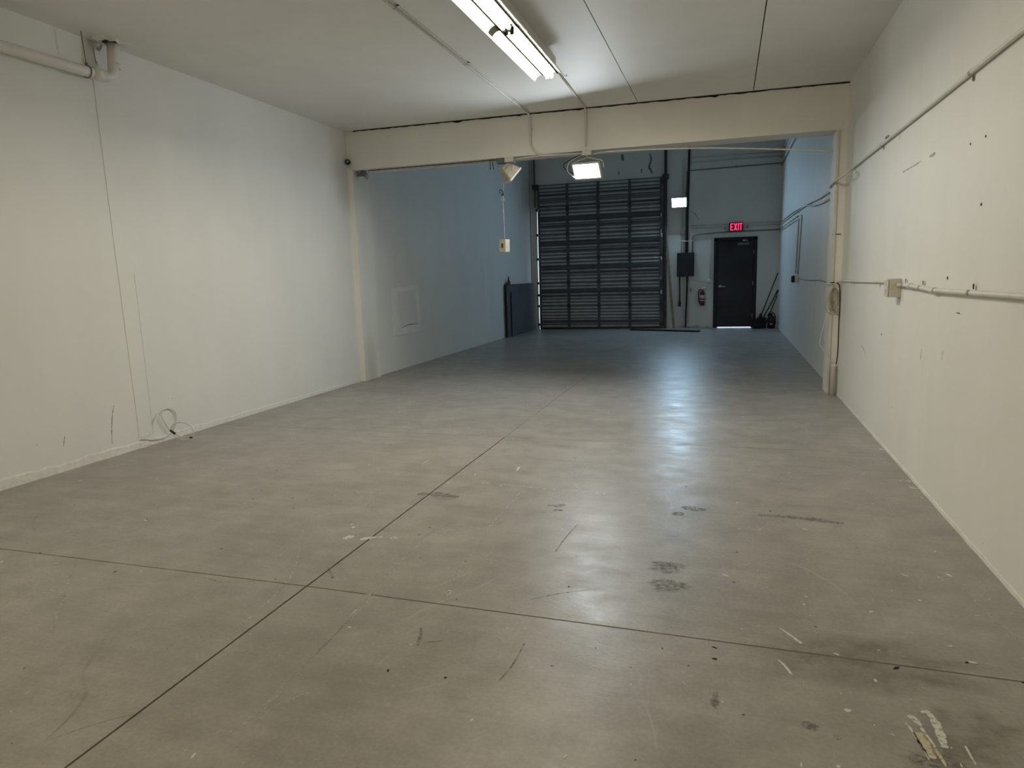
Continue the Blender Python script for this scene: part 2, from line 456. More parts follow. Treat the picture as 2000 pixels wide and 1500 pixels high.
# ---- ceiling over the front bay: dark backing with painted panels below it
b = bmn()
prism(b, [(XL - 0.2, ceil_z(XL - 0.2) + 0.02), (XR + 0.2, ceil_z(XR + 0.2) + 0.02), (XR + 0.2, 3.5), (XL - 0.2, 3.5)], YF - 0.2, 8.6, 'y')
ceiling = struct(obj('ceiling', b, M['seam']), 'painted panel ceiling over the front bay')
seams = [XL - 0.02, -3.487, -2.256, -0.9945, 0.236, XR + 0.02]
gaps = [0, 0.0008, 0.003, 0.004, 0.0045, 0]
for i in range(5):
    x0, x1 = seams[i] + gaps[i], seams[i + 1] - gaps[i + 1]
    b = bmn()
    y1a, y1b = beam_y(x0) - 0.045, beam_y(x1) - 0.045
    A = [b.verts.new(p) for p in ((x0, YF, ceil_z(x0)), (x1, YF, ceil_z(x1)), (x1, y1b, ceil_z(x1)), (x0, y1a, ceil_z(x0)))]
    B = [b.verts.new(v.co + Vector((0, 0, 0.019))) for v in A]
    b.faces.new(A); b.faces.new(list(reversed(B)))
    for k in range(4): b.faces.new((A[k], B[k], B[(k + 1) % 4], A[(k + 1) % 4]))
    obj('ceiling_panel', b, M['ceiling'], ceiling)
b = bmn(); box(b, XL - 0.2, XR + 0.2, 8.2, YB + 0.3, ROOF, ROOF + 0.15)
struct(obj('ceiling_rear', b, M['ceiling']), 'high roof deck over the rear bay')

# ---- side walls, front wall
b = bmn(); box(b, XL - 0.2, XL, YF - 0.2, YB + 0.2, -0.1, ROOF)
wall_left = struct(obj('wall_left', b, M['wall']), 'long off-white plaster wall with a vertical board joint')
b = bmn(); box(b, XR, XR + 0.2, YF - 0.2, YB + 0.2, -0.1, ROOF)
wall_right = struct(obj('wall_right', b, M['wall']), 'long off-white plaster wall carrying painted conduits')
b = bmn(); box(b, XL - 0.2, XR + 0.2, YF - 0.2, YF, -0.1, 3.6)
struct(obj('wall_front', b, M['wall']), 'off-white wall closing the front bay')

# ---- back wall with the two openings
RD = dict(x0=-4.640, x1=-1.500, z1=3.66)      # roll-up door leaf
ED = dict(x0=-0.285, x1=0.655, z1=2.13)       # exit door opening
b = bmn()
T = 0.22
def bw(x0, x1, z0, z1): box(b, x0, x1, YB, YB + T, z0, z1)
# jamb beside the roll-up door leans a little, so daylight shows beside the leaf
prism(b, [(XL - 0.2, -0.1), (-4.672, -0.1), (-4.672, 0.0), (-4.688, 0.35), (-4.690, 1.6), (-4.678, 3.0), (-4.600, 3.25), (-4.600, 3.6), (XL - 0.2, 3.6)], YB, YB + T, 'y')
bw(XL - 0.2, XR + 0.2, 3.6, ROOF)
bw(RD['x1'] - 0.05, ED['x0'], -0.1, 3.6)
bw(ED['x1'], XR + 0.2, -0.1, 3.6)
bw(ED['x0'], ED['x1'], ED['z1'], 3.6)
wall_back = struct(obj('wall_back', b, M['wall']), 'rear wall with roll-up door and exit door')

# ---- paving outside, seen only through the gaps of the doors
b = bmn(); box(b, -30, 20, YB + 0.21, YB + 40, -0.15, -0.02)
struct(obj('ground_outside', b, M['concrete_out']), 'paved yard outside the doors')

# ---- beam and header between the two bays
b = bmn()
def beam_block(x0, x1, z0f, z1, t):
    A = [b.verts.new(p) for p in ((x0, beam_y(x0), z0f(x0)), (x1, beam_y(x1), z0f(x1)), (x1, beam_y(x1) + t, z0f(x1)), (x0, beam_y(x0) + t, z0f(x0)))]
    B = [b.verts.new((v.co.x, v.co.y, z1)) for v in A]
    b.faces.new(list(reversed(A))); b.faces.new(B)
    for k in range(4): b.faces.new((A[k], A[(k + 1) % 4], B[(k + 1) % 4], B[k]))
beam_block(XL, XR, beam_z, 3.49, 0.325)
beam = struct(obj('wall_beam', b, M['beam']), 'painted beam crossing the room below the ceiling')
b = bmn(); box(b, XL, XR, 8.36, 8.45, 3.49, ROOF)
struct(obj('wall_header', b, M['wall']), 'wall above the crossing beam')

# dark open crack along the top of the beam
b = bmn(); rk = random.Random(6); prev = None; N = 120
for i in range(N + 1):
    x = XL + 0.12 + (XR - XL - 0.12) * i / N; y = beam_y(x); z = ceil_z(x)
    hh = 0.008 + rk.uniform(-0.003, 0.005) + (0.012 if rk.random() < 0.05 else 0)
    q = [b.verts.new((x, y - 0.003, z + 0.004)), b.verts.new((x, y - 0.003, z - hh)), b.verts.new((x, y + 0.002, z - hh)), b.verts.new((x, y + 0.002, z + 0.004))]
    if prev:
        for k in range(4): b.faces.new((prev[k], prev[(k + 1) % 4], q[(k + 1) % 4], q[k]))
    else: b.faces.new(q)
    prev = q
b.faces.new(list(reversed(prev)))
obj('open_crack', b, M['joint'], beam)
# ---- pilasters
b = bmn(); prism(b, [(XL - 0.02, 8.354), (-4.788, 8.37), (-4.788, 8.81), (XL - 0.02, 8.81)], 0.0, 2.845)
struct(obj('trim_1', b, M['beam']), 'shallow painted pilaster under the beam on the left wall')
b = bmn(); prism(b, [(1.073, 8.128), (XR + 0.02, 8.122), (XR + 0.02, 8.45), (1.073, 8.45)], 0.0, 2.80)
pil = struct(obj('trim_2', b, M['beam']), 'painted pilaster under the beam on the right wall')
b = bmn(); box(b, 1.071, 1.098, 8.112, 8.128, 0.0, 2.79, 0.003)
obj('corner_bead', b, M['conduit'], pil)
b = bmn(); box(b, 1.066, 1.150, 8.116, 8.128, 1.72, 1.727)
obj('joint_line', b, M['seam'], pil)

# ---- base strips
rnd = random.Random(3)
def base_strip(name, x, sgn, y0, y1, h0, h1, thick, m, label, n=90):
    bb = bmn(); prev = None
    for i in range(n + 1):
        f = i / n; y = y0 + (y1 - y0) * f
        h = (h0 + (h1 - h0) * f) * (1 + rnd.uniform(-0.22, 0.22)) + 0.004
        tt = thick * (1 + rnd.uniform(-0.3, 0.3))
        q = [bb.verts.new((x, y, 0)), bb.verts.new((x + sgn * tt, y, 0)), bb.verts.new((x + sgn * tt * .7, y, h * .85)), bb.verts.new((x, y, h))]
        if prev:
            for k in range(3): bb.faces.new((prev[k], prev[k + 1], q[k + 1], q[k]))
        else: bb.faces.new(q)
        prev = q
    bb.faces.new(list(reversed(prev)))
    return struct(obj(name, bb, m), label)
base_strip('baseboard_left', XL, 1, 1.0, 8.35, 0.085, 0.03, 0.009, M['plaster'], 'rough white plaster band along the foot of the left wall')
base_strip('baseboard_left_rear', XL, 1, 8.82, 14.6, 0.035, 0.02, 0.006, M['plaster'], 'thin plaster line along the rear left wall')
base_strip('baseboard_right', XR, -1, 1.0, 8.11, 0.022, 0.016, 0.006, M['plaster'], 'ragged caulk line along the foot of the right wall')

# ---- left wall: board joint and filled-in hatch
b = bmn()
for (p0, p1, w) in (((XL, 4.62, 3.02), (XL, 4.56, 0.10), 0.10),):
    for y0, y1, z0, z1 in ((4.585, 4.695, 0.1, 3.05),):
        # slightly leaning tape strip
        A = [(4.545, 0.09), (4.665, 0.09), (4.62, 1.6), (4.60, 3.03), (4.505, 3.03), (4.52, 1.6)]
        prism(b, A, XL, XL + 0.0045, 'x')
obj('joint_strip', b, M['wall'], wall_left)
b = bmn(); prism(b, [(4.70, 0.1), (4.712, 0.1), (4.70, 1.5), (4.688, 1.5)], XL, XL + 0.003, 'x')
obj('joint_ridge', b, M['wall'], wall_left)
b = bmn(); prism(b, [(9.39, 0.53), (10.42, 0.53), (10.35, 1.30), (9.40, 1.26)], XL, XL + 0.010, 'x')
hp = obj('wall_patch', b, M['patch'], wall_left)
b = bmn(); prism(b, [(9.60, 0.66), (10.25, 0.66), (10.20, 1.22), (9.60, 1.19)], XL + 0.010, XL + 0.016, 'x')
obj('patch_panel', b, M['wall'], hp)
b = bmn()
ribbon(b, [(XL, 9.64, 0.64), (XL, 9.9, 0.675), (XL, 10.24, 0.665)], 0.012, normal=Vector((1, 0, 0)), lift=0.017)
obj('patch_crack', b, M['wall_mark'], hp)
# ---- walls: nicks, smudges and scrapes
def wmark(parent, pts, w, normal, m='wall_mark', w1=None, name='scrape'):
    bb = bmn(); ribbon(bb, curve(pts, 4), w, w1, normal=Vector(normal), lift=0.0012); return obj(name, bb, M[m], parent)
wmark(wall_left, [(-4.851, 4.329, 0.420), (-4.851, 4.300, 0.326), (-4.851, 4.277, 0.201), (-4.851, 4.268, 0.103)], 0.010, (1, 0, 0), 'wall_mark_soft')
wmark(wall_left, [(-4.851, 4.542, 3.274), (-4.851, 4.554, 3.161)], 0.006, (1, 0, 0))
wmark(wall_left, [(-4.851, 3.860, 0.268), (-4.851, 3.840, 0.192)], 0.006, (1, 0, 0))
wmark(wall_right, [(1.173, 5.738, 2.311), (1.173, 5.744, 2.273)], 0.012, (-1, 0, 0))
wmark(wall_right, [(1.173, 5.592, 2.025), (1.173, 5.284, 2.028), (1.173, 5.096, 2.033)], 0.010, (-1, 0, 0), 'wall_mark_soft')
wmark(wall_right, [(1.173, 4.909, 2.030), (1.173, 4.790, 2.032)], 0.02, (-1, 0, 0), 'wall_mark_soft')
wmark(wall_right, [(1.173, 6.242, 2.371), (1.173, 6.096, 2.364)], 0.02, (-1, 0, 0))
wmark(wall_right, [(1.173, 4.817, 0.855), (1.173, 4.820, 0.816), (1.173, 4.825, 0.787)], 0.009, (-1, 0, 0), 'wall_mark_soft')
wmark(wall_right, [(1.173, 4.376, 0.898), (1.173, 4.380, 0.874), (1.173, 4.392, 0.841)], 0.008, (-1, 0, 0), 'wall_mark_soft')
wmark(wall_right, [(1.173, 4.189, 1.119), (1.173, 4.122, 1.120)], 0.007, (-1, 0, 0))
wmark(wall_right, [(1.173, 6.807, 0.670), (1.173, 6.630, 0.643), (1.173, 6.522, 0.588)], 0.006, (-1, 0, 0), 'wall_mark_soft')
for (cc, rr) in (((1.173, 5.984, 0.845), .008), ((1.173, 4.383, 1.301), .01), ((1.173, 4.153, 1.978), .007), ((1.173, 3.935, 1.977), .007), ((1.173, 3.927, 1.659), .008)):
    bb = bmn(); lathe(bb, [(rr, -0.001), (rr * .8, -0.003)], (0, 0, 0), 8, 'x'); bmesh.ops.translate(bb, verts=bb.verts[:], vec=Vector(cc)); obj('nick', bb, M['seam'], wall_right)
# peeled cracks above the roll-up door, damp stains at the foot of the rear wall
wmark(wall_back, [(-1.830, 17.356, 4.216), (-1.793, 17.356, 4.070), (-1.842, 17.356, 3.919), (-1.792, 17.356, 3.807), (-1.780, 17.356, 3.747)], 0.05, (0, -1, 0))
wmark(wall_back, [(-2.495, 17.356, 4.245), (-2.471, 17.356, 4.098)], 0.07, (0, -1, 0))
wmark(wall_back, [(-2.585, 17.356, 3.865), (-2.573, 17.356, 3.767)], 0.03, (0, -1, 0))
wmark(wall_back, [(-2.025, 17.356, 3.872), (-2.025, 17.356, 3.776)], 0.03, (0, -1, 0))
wmark(wall_back, [(-0.869, 17.356, 2.826), (-0.749, 17.356, 2.723), (-0.652, 17.356, 2.586)], 0.012, (0, -1, 0))
bb = bmn()
for cx, rx, rz in ((-0.70, .22, .09), (-0.98, .20, .10), (-0.45, .12, .06)):
    pts = [(cx + rx * math.cos(a) * rnd.uniform(.8, 1.2), max(0.0, rz * math.sin(a) * rnd.uniform(.8, 1.2))) for a in [math.pi * k / 8 for k in range(9)]]
    lay = bb.verts.layers.float.get('cover') or bb.verts.layers.float.new('cover')
    vs = [bb.verts.new((x, YB - 0.0012, z)) for x, z in pts]; lo_ = bb.verts.new((cx, YB - 0.0012, 0.0)); lo_[lay] = 1.0
    for a_, c_ in zip(vs, vs[1:]): bb.faces.new((a_, c_, lo_))
obj('damp_stain', bb, M['stain'], wall_back)

# ================================================================== ROLL-UP DOOR
rdoor = thing('door_1', (-3.07, YB - 0.05, 0), 'large ribbed sectional roll-up door with dark struts', 'door')
del rdoor['category']; rdoor['kind'] = 'structure'
YD = YB - 0.035                       # inner face of the sheet
secs = [(0.03, 0.60), (0.60, 1.19), (1.19, 1.80), (1.80, 2.41), (2.41, 3.03), (3.03, 3.655)]
stiles = [-3.868, -3.085, -2.305]
for i, (z0, z1) in enumerate(secs):
    b = bmn(); h = z1 - z0; nr = 7
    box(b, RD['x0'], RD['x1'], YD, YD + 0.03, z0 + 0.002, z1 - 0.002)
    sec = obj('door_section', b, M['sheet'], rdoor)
    p = (h - 0.02) / nr
    for k in range(nr):
        a = z0 + 0.01 + p * (k + 0.22)
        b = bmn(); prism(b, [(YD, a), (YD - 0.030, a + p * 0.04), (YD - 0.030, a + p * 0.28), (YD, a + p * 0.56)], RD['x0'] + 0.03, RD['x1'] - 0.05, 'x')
        obj('rib', b, M['rib_lit'], sec)
    for x in stiles:
        b = bmn(); box(b, x - 0.033, x + 0.033, YD - 0.052, YD - 0.032, z0 + 0.006, z1 - 0.006, 0.003); obj('stile', b, M['strut'], sec)
    b = bmn(); box(b, RD['x0'] + 0.0, RD['x0'] + 0.05, YD - 0.052, YD - 0.032, z0 + 0.006, z1 - 0.006); obj('end_stile', b, M['strut'], sec)
    b = bmn(); box(b, RD['x1'] - 0.075, RD['x1'], YD - 0.052, YD - 0.032, z0 + 0.006, z1 - 0.006); obj('end_stile', b, M['strut'], sec)
b = bmn(); box(b, RD['x0'] + 0.002, RD['x1'] - 0.002, YD + 0.031, YD + 0.034, 0.03, 3.65); obj('outer_skin', b, M['strut'], rdoor)
# horizontal struts in front of the stiles
for z, h in ((0.195, 0.075), (0.985, 0.085), (1.57, 0.09), (2.18, 0.09), (2.79, 0.09), (3.40, 0.03), (3.25, 0.022), (3.10, 0.022)):
    b = bmn(); prism(b, [(YD - 0.045, z - h / 2), (YD - 0.085, z - h / 2 + 0.012), (YD - 0.085, z + h / 2 - 0.012), (YD - 0.045, z + h / 2)], RD['x0'] + 0.04, RD['x1'] - 0.06, 'x')
    obj('strut', b, M['strut'], rdoor)
for z in (0.86, 1.43, 2.0, 2.62):
    b = bmn(); box(b, RD['x0'] + 0.05, RD['x1'] - 0.075, YD - 0.046, YD - 0.030, z - 0.02, z + 0.02); obj('section_rail', b, M['strut'], rdoor)
b = bmn(); box(b, RD['x0'], RD['x1'], YD - 0.03, YD + 0.03, 0.0, 0.035); obj('bottom_seal', b, M['black'], rdoor)
# hinges on the stiles at the section joints, roller brackets at both sides
for (z0, z1) in secs[:-1]:
    for x in stiles:
        b = bmn(); box(b, x - 0.04, x + 0.04, YD - 0.055, YD - 0.043, z1 - 0.05, z1 + 0.05, 0.004); tube(b, [(x - 0.04, YD - 0.056, z1), (x + 0.04, YD - 0.056, z1)], 0.008, 8); obj('hinge', b, M['track'], rdoor)
for k, z in enumerate((0.12, 0.60, 0.88, 1.19, 1.80, 2.41, 3.03, 3.55)):
    for s, x in ((-1, RD['x0']), (1, RD['x1'])):
        b = bmn(); box(b, min(x, x + s * 0.055), max(x, x + s * 0.055), YD - 0.06, YD - 0.015, z - 0.03, z + 0.03, 0.004)
        if s > 0: box(b, x - 0.07, x + 0.02, YD - 0.065, YD - 0.045, z - 0.045, z + 0.045, 0.004)
        obj('roller_bracket', b, M['track'], rdoor)
for s, x in ((-1, RD['x0'] - 0.062), (1, RD['x1'] + 0.055)):
    b = bmn(); top = 4.6
    if s < 0:
        box(b, x - 0.012, x + 0.012, YB - 0.10, YB - 0.086, 3.1, top); box(b, x - 0.016, x - 0.012, YB - 0.10, YB, 3.1, top)
    else:
        box(b, x - 0.03, x + 0.03, YB - 0.10, YB - 0.09, 0.0, top); box(b, x - 0.03, x - 0.022, YB - 0.10, YB, 0.0, top); box(b, x + 0.026, x + 0.032, YB - 0.06, YB, 0.0, top)
    obj('track', b, M['track'], rdoor)
b = bmn(); box(b, RD['x1'] - 0.02, RD['x1'] + 0.13, YB - 0.13, YB - 0.05, 3.58, 3.70, 0.006); obj('track_bracket', b, M['track'], rdoor)
b = bmn(); box(b, RD['x0'] - 0.12, RD['x0'] + 0.04, YB - 0.13, YB - 0.05, 3.54, 3.66, 0.006); obj('track_bracket', b, M['track'], rdoor)
# bright latch plates and chain keeper on the right edge
for z, w in ((1.72, .04), (2.27, .05), (2.36, .03), (0.90, .045), (1.25, .03), (2.75, 0.03)):
    b = bmn(); box(b, RD['x1'] - 0.055, RD['x1'] - 0.055 + w, YD - 0.10, YD - 0.085, z - 0.045, z + 0.045, 0.006)
    tube(b, [(RD['x1'] - 0.05, YD - 0.11, z - 0.05), (RD['x1'] - 0.03, YD - 0.115, z + 0.04)], 0.008, 8)
    obj('latch_plate', b, M['bright_steel'], rdoor, 'small bright latch plate')

# ================================================================== EXIT DOOR
ed = thing('door_2', (0.185, YB, 0), 'dark blue-grey steel exit door with lever handle and daylight under it', 'door')
del ed['category']; ed['kind'] = 'structure'
b = bmn()
x0, x1, z1 = ED['x0'], ED['x1'], ED['z1']
box(b, x0 - 0.02, x0 + 0.055, YB - 0.03, YB + 0.13, 0, z1 + 0.0); box(b, x1 - 0.055, x1 + 0.02, YB - 0.03, YB + 0.13, 0, z1); box(b, x0 - 0.02, x1 + 0.02, YB - 0.03, YB + 0.13, z1 - 0.055, z1 + 0.02)
box(b, x0 + 0.05, x0 + 0.085, YB + 0.055, YB + 0.12, 0, z1 - 0.05); box(b, x1 - 0.085, x1 - 0.05, YB + 0.055, YB + 0.12, 0, z1 - 0.05); box(b, x0 + 0.05, x1 - 0.05, YB + 0.055, YB + 0.12, z1 - 0.085, z1 - 0.05)
obj('door_frame', b, M['door_frame'], ed)
b = bmn(); box(b, x0 + 0.06, x1 - 0.06, YB + 0.005, YB + 0.05, 0.024, z1 - 0.06, 0.003)
leaf = obj('door_leaf', b, M['door'], ed)
b = bmn()
hc = Vector((x0 + 0.135, YB + 0.003, 1.0))
lathe(b, [(0.034, 0.004), (0.034, -0.008), (0.022, -0.014), (0.014, -0.02), (0.014, -0.055)], hc, 14, 'y')
tube(b, bend([hc + Vector((0, -0.05, 0)), hc + Vector((0.03, -0.06, 0.0)), hc + Vector((0.13, -0.058, -0.008))], 0.02), 0.012, 8)
obj('lever_handle', b, M['bright_steel'], leaf, 'bright steel lever handle')
b = bmn(); box(b, x1 - 0.42, x1 - 0.16, YB - 0.06, YB + 0.005, z1 - 0.17, z1 - 0.115, 0.008)
clo = obj('door_closer', b, M['grey_box'], leaf)
b = bmn(); tube(b, bend([(x1 - 0.30, YB - 0.05, z1 - 0.11), (x1 - 0.20, YB - 0.24, z1 - 0.09), (x1 - 0.26, YB - 0.035, z1 - 0.06)], 0.02), 0.010, 8); box(b, x1 - 0.31, x1 - 0.21, YB - 0.045, YB - 0.03, z1 - 0.075, z1 - 0.05)
obj('closer_arm', b, M['bright_steel'], clo)
for z in (0.28, 1.05, 1.80):
    b = bmn(); tube(b, [(x1 - 0.058, YB - 0.004, z - 0.055), (x1 - 0.058, YB - 0.004, z + 0.055)], 0.010, 8); obj('hinge', b, M['bright_steel'], ed)

# ================================================================== CONDUITS, PIPES, CABLES
def clips(root, pts, r, sep, m, normal):
    """one-hole straps along a run"""
    P = [Vector(p) for p in pts]; acc = 0.0
    for a, c in zip(P, P[1:]):
        d = (c - a); L = d.length
        if L < 0.25: continue
        k = max(1, int(L / sep))
        for i in range(k):
            p = a + d * ((i + 0.5) / k); t = d.normalized(); s = Vector(normal).cross(t).normalized(); n = Vector(normal)
            bb = bmn()
            ring = [p + t * 0.010 * e + s * (r + 0.004) * math.cos(q) + n * (r + 0.004) * math.sin(q) for e in (-1, 1) for q in [math.pi * j / 6 for j in range(7)]]
            vs = [bb.verts.new(v) for v in ring]
            for j in range(6): bb.faces.new((vs[j], vs[j + 1], vs[7 + j + 1], vs[7 + j]))
            foot = p - n * (r - 0.002)
            q4 = [foot + s * (r + 0.004), foot + s * (r + 0.03)]
            w = [bb.verts.new(q4[0] - t * .010), bb.verts.new(q4[1] - t * .010), bb.verts.new(q4[1] + t * .010), bb.verts.new(q4[0] + t * .010)]
            bb.faces.new(w)
            bmesh.ops.solidify(bb, geom=bb.faces[:], thickness=0.002)
            obj('strap', bb, m, root)

def run(name, pts, r, m, label, cat='conduit', rad=0.08, group=None, straps=None, normal=(0, -1, 0), n=10):
    bb = bmn(); tube(bb, bend(pts, rad), r, n)
    o = tag(obj(name, bb, m), label, cat, group)
    if straps: clips(o, pts, r, straps, m, normal)
    return o

# ceiling conduit that drops down the beam and turns along its lower edge
cz = lambda x: ceil_z(x) - 0.013
run('ceiling_conduit', [(-2.285, 1.2, cz(-2.285)), (-2.285, beam_y(-2.285) - 0.025, cz(-2.285)), (-2.285, beam_y(-2.285) - 0.014, 2.93), (-2.190, 8.237, 2.807), (-1.643, 8.215, 2.784)], 0.0115, M['conduit'],
    'thin painted conduit along the ceiling, turning down the beam towards the lit floodlight', 'conduit', 0.06, None, 1.4, (0, 0, -1))
run('fixture_conduit', [(-1.545, 6.30, ceil_z(-1.545) - 0.012), (-1.60, beam_y(-1.6) - 0.022, ceil_z(-1.6) - 0.013), (-1.605, beam_y(-1.6) - 0.014, 2.86)], 0.0105, M['conduit'],
    'short conduit from the fluorescent fixture down the beam to the lit floodlight box', 'conduit', 0.05, None, None)
# big waste pipe high on the left wall
pts = [(XL + 0.11, 0.4, 2.99), (XL + 0.11, 4.60, 3.045), (XL + 0.11, 4.62, 3.33)]
b = bmn(); tube(b, bend([pts[0], pts[1], (XL + 0.11, 4.625, 3.32)], 0.09, 7), 0.040, 16)
wp = tag(obj('waste_pipe', b, M['pvc']), 'thick white plastic pipe high on the left wall turning up into the ceiling', 'pipe')
b = bmn(); tube(b, [(XL + 0.11, 4.40, 3.042), (XL + 0.11, 4.515, 3.044)], 0.046, 16); obj('coupling', b, M['pvc'], wp)
b = bmn(); tube(b, [(XL + 0.11, 4.622, 3.13), (XL + 0.11, 4.624, 3.17)], 0.047, 16); obj('coupling', b, M['pvc'], wp)
b = bmn(); tube(b, [(XL + 0.11, 4.36, 3.09), (XL + 0.11, 4.345, 3.33)], 0.0035, 6); tube(b, [(XL + 0.11, 4.36, 3.085), (XL + 0.11, 4.36, 3.105)], 0.012, 8)
tube(b, [(XL + 0.11 + 0.045 * math.cos(a), 4.36, 3.04 + 0.045 * math.sin(a)) for a in [2 * math.pi * k / 16 for k in range(16)]], 0.004, 6, closed=True)
obj('pipe_hanger', b, M['grey_box'], wp)
# ragged plaster round the hole where the pipe enters the ceiling
b = bmn(); rr = random.Random(8)
lo = []; hi = []
for k in range(18):
    a = 2 * math.pi * k / 18
    q = 0.075 * rr.uniform(0.8, 1.5); lo.append((XL + 0.11 + q * math.cos(a), 4.62 + 1.5 * q * math.sin(a), ceil_z(XL) - rr.uniform(0.004, 0.03)))
    q2 = 0.045; hi.append((XL + 0.11 + q2 * math.cos(a), 4.62 + q2 * math.sin(a), ceil_z(XL) - rr.uniform(0.0, 0.012)))
up_ = [(XL + 0.11 + (p[0] - XL - 0.11) * 1.02, p[1], ceil_z(XL) + 0.002) for p in lo]
A = [b.verts.new((max(p[0], XL + 0.002), p[1], p[2])) for p in lo]; B = [b.verts.new(p) for p in hi]; Cc = [b.verts.new((max(p[0], XL + 0.002), p[1], p[2])) for p in up_]
for k in range(18):
    j = (k + 1) % 18
    b.faces.new((A[k], A[j], B[j], B[k])); b.faces.new((A[k], Cc[k], Cc[j], A[j]))
obj('torn_plaster', b, M['plaster'], wp, 'torn ragged plaster collar at the ceiling')
b = bmn(); lathe(b, [(0.052, 0), (0.052, 0.004)], (XL + 0.11, 4.60, ceil_z(XL) - 0.012), 14); obj('dark_hole', b, M['seam'], wp)
# drooping scrap of tape beside it
b = bmn(); ribbon(b, curve([(XL + .03, 4.50, 3.325), (XL + .05, 4.52, 3.28), (XL + .04, 4.56, 3.27), (XL + .05, 4.58, 3.31)], 5), 0.03, 0.02, normal=Vector((1, 0, 0)), lift=0.0)
bmesh.ops.solidify(b, geom=b.faces[:], thickness=0.002)
obj('plaster_scrap', b, M['plaster'], wp)

# ---- right wall, front bay
xw = XR - 0.016
A1 = [(1.157, 3.521, 2.328), (1.157, 4.816, 2.327), (1.157, 7.706, 2.331)]
def extend(p, q, y):
    p, q = Vector(p), Vector(q); t = (y - p.y) / (q.y - p.y); return p + (q - p) * t
c_up = [extend(A1[1], A1[0], 0.8)] + A1 + [(1.056, 7.755, 2.251)] + [(1.056, 8.16, 2.262), (1.06, 8.46, 2.245), (1.150, 8.70, 2.26)] + [(1.157, 10.163, 2.286), (1.157, 11.665, 2.346), (1.157, 14.124, 2.414), (1.157, 17.263, 2.439)]
run('wall_conduit', c_up, 0.012, M['conduit'], 'long painted conduit sloping up along the right wall and round the pilaster', 'conduit', 0.12, None, 1.5, (-1, 0, 0))
run('wall_conduit', [(1.157, 8.52, 2.17)] + [(1.157, 9.876, 2.200), (1.157, 10.715, 2.241), (1.157, 11.734, 2.337), (1.157, 14.106, 2.366), (1.157, 17.404, 2.390)], 0.012, M['conduit'],
    'painted conduit just under the upper one on the rear right wall', 'conduit', 0.1, None, 1.8, (-1, 0, 0))
jb = thing('surface_box', (1.120, 5.515, 1.167), 'cream square outlet box on the right wall where the thick and thin conduits meet', 'outlet box')
bx = (1.120, 5.496, 1.222)
b = bmn(); box(b, XR - 0.075, XR, bx[1] - 0.065, bx[1] + 0.055, bx[2] - 0.065, bx[2] + 0.065, 0.004); obj('box_body', b, M['cream'], jb)
b = bmn(); box(b, XR - 0.089, XR - 0.077, bx[1] - 0.055, bx[1] + 0.045, bx[2] - 0.060, bx[2] + 0.060, 0.004); cp = obj('cover_plate', b, M['conduit'], jb)
for dz in (-0.028, 0.028):
    b = bmn(); box(b, XR - 0.093, XR - 0.0885, bx[1] - 0.022, bx[1] + 0.012, bx[2] + dz - 0.017, bx[2] + dz + 0.017, 0.002); obj('socket', b, M['conduit'], cp)
thick = [(1.150, 5.367, 1.242), (1.150, 5.113, 1.244), (1.150, 4.564, 1.228), (1.150, 3.270, 1.239)]
thick = [(1.150, bx[1] - 0.06, thick[0][2])] + thick[1:] + [extend(thick[2], thick[3], 1.0)]
o = run('surface_conduit', thick, 0.014, M['conduit'], 'thick cream conduit running from the outlet box towards the viewer along the right wall', 'conduit', 0.05, None, 2.2, (-1, 0, 0))
for p in (thick[1], thick[2]):
    b = bmn(); tube(b, [Vector(p) + Vector((0, 0.03, 0)), Vector(p) - Vector((0, 0.05, 0))], 0.0185, 12); obj('coupling', b, M['conduit'], o)
tp = [(1.160, 6.022, 1.260), (1.160, 6.691, 1.245), (1.160, 7.855, 1.233)]
run('thin_conduit', [(1.158, bx[1] + 0.05, tp[0][2])] + tp[1:] + [(1.155, 8.06, tp[2][2]), (1.055, 8.10, tp[2][2] - 0.035), (1.052, 8.30, tp[2][2] - 0.04)], 0.010, M['conduit'],
    'thin painted conduit from the outlet box to the pilaster on the right wall', 'conduit', 0.05, None, 0.9, (-1, 0, 0))
# coil of cable hung on the pilaster
cl = thing('cable_coil', (1.094, 8.080, 0.952), 'coil of beige cable hung on the face of the right pilaster', 'cable')
rr = random.Random(5)
cc = Vector((1.104, 8.080, 1.078))
for k in range(6):
    w, h = 0.026 + 0.007 * k * rr.uniform(.6, 1.1), 0.075 + 0.013 * k; off = Vector((rr.uniform(-.012, .012), -0.004 * k + 0.015, -0.013 * k))
    pts = [cc + off + Vector((w * math.sin(a) * (1 - 0.35 * math.cos(a)), 0.006 * math.sin(2 * a + k), h * math.cos(a))) for a in [2 * math.pi * j / 28 for j in range(28)]]
    b = bmn(); tube(b, pts, 0.0042, 6, closed=True); obj('cable_loop', b, M['coil'], cl)
b = bmn(); tube(b, curve([cc + Vector((-.03, 0, -.13)), cc + Vector((.0, .01, -.17)), cc + Vector((.05, .02, -.21)), cc + Vector((.075, .015, -.235))], 6), 0.0035, 6); obj('loose_end', b, M['coil'], cl)
b = bmn(); tube(b, curve([cc + Vector((-.045, 0, -.10)), cc + Vector((-.01, .01, -.15)), cc + Vector((.04, .02, -.17)), cc + Vector((.078, .015, -.185))], 6), 0.0035, 6); obj('loose_end', b, M['coil'], cl)
b = bmn(); tube(b, [cc + Vector((0.01, 0.05, 0.075)), cc + Vector((0.01, -0.03, 0.075))], 0.006, 8); obj('hook', b, M['grey_box'], cl)
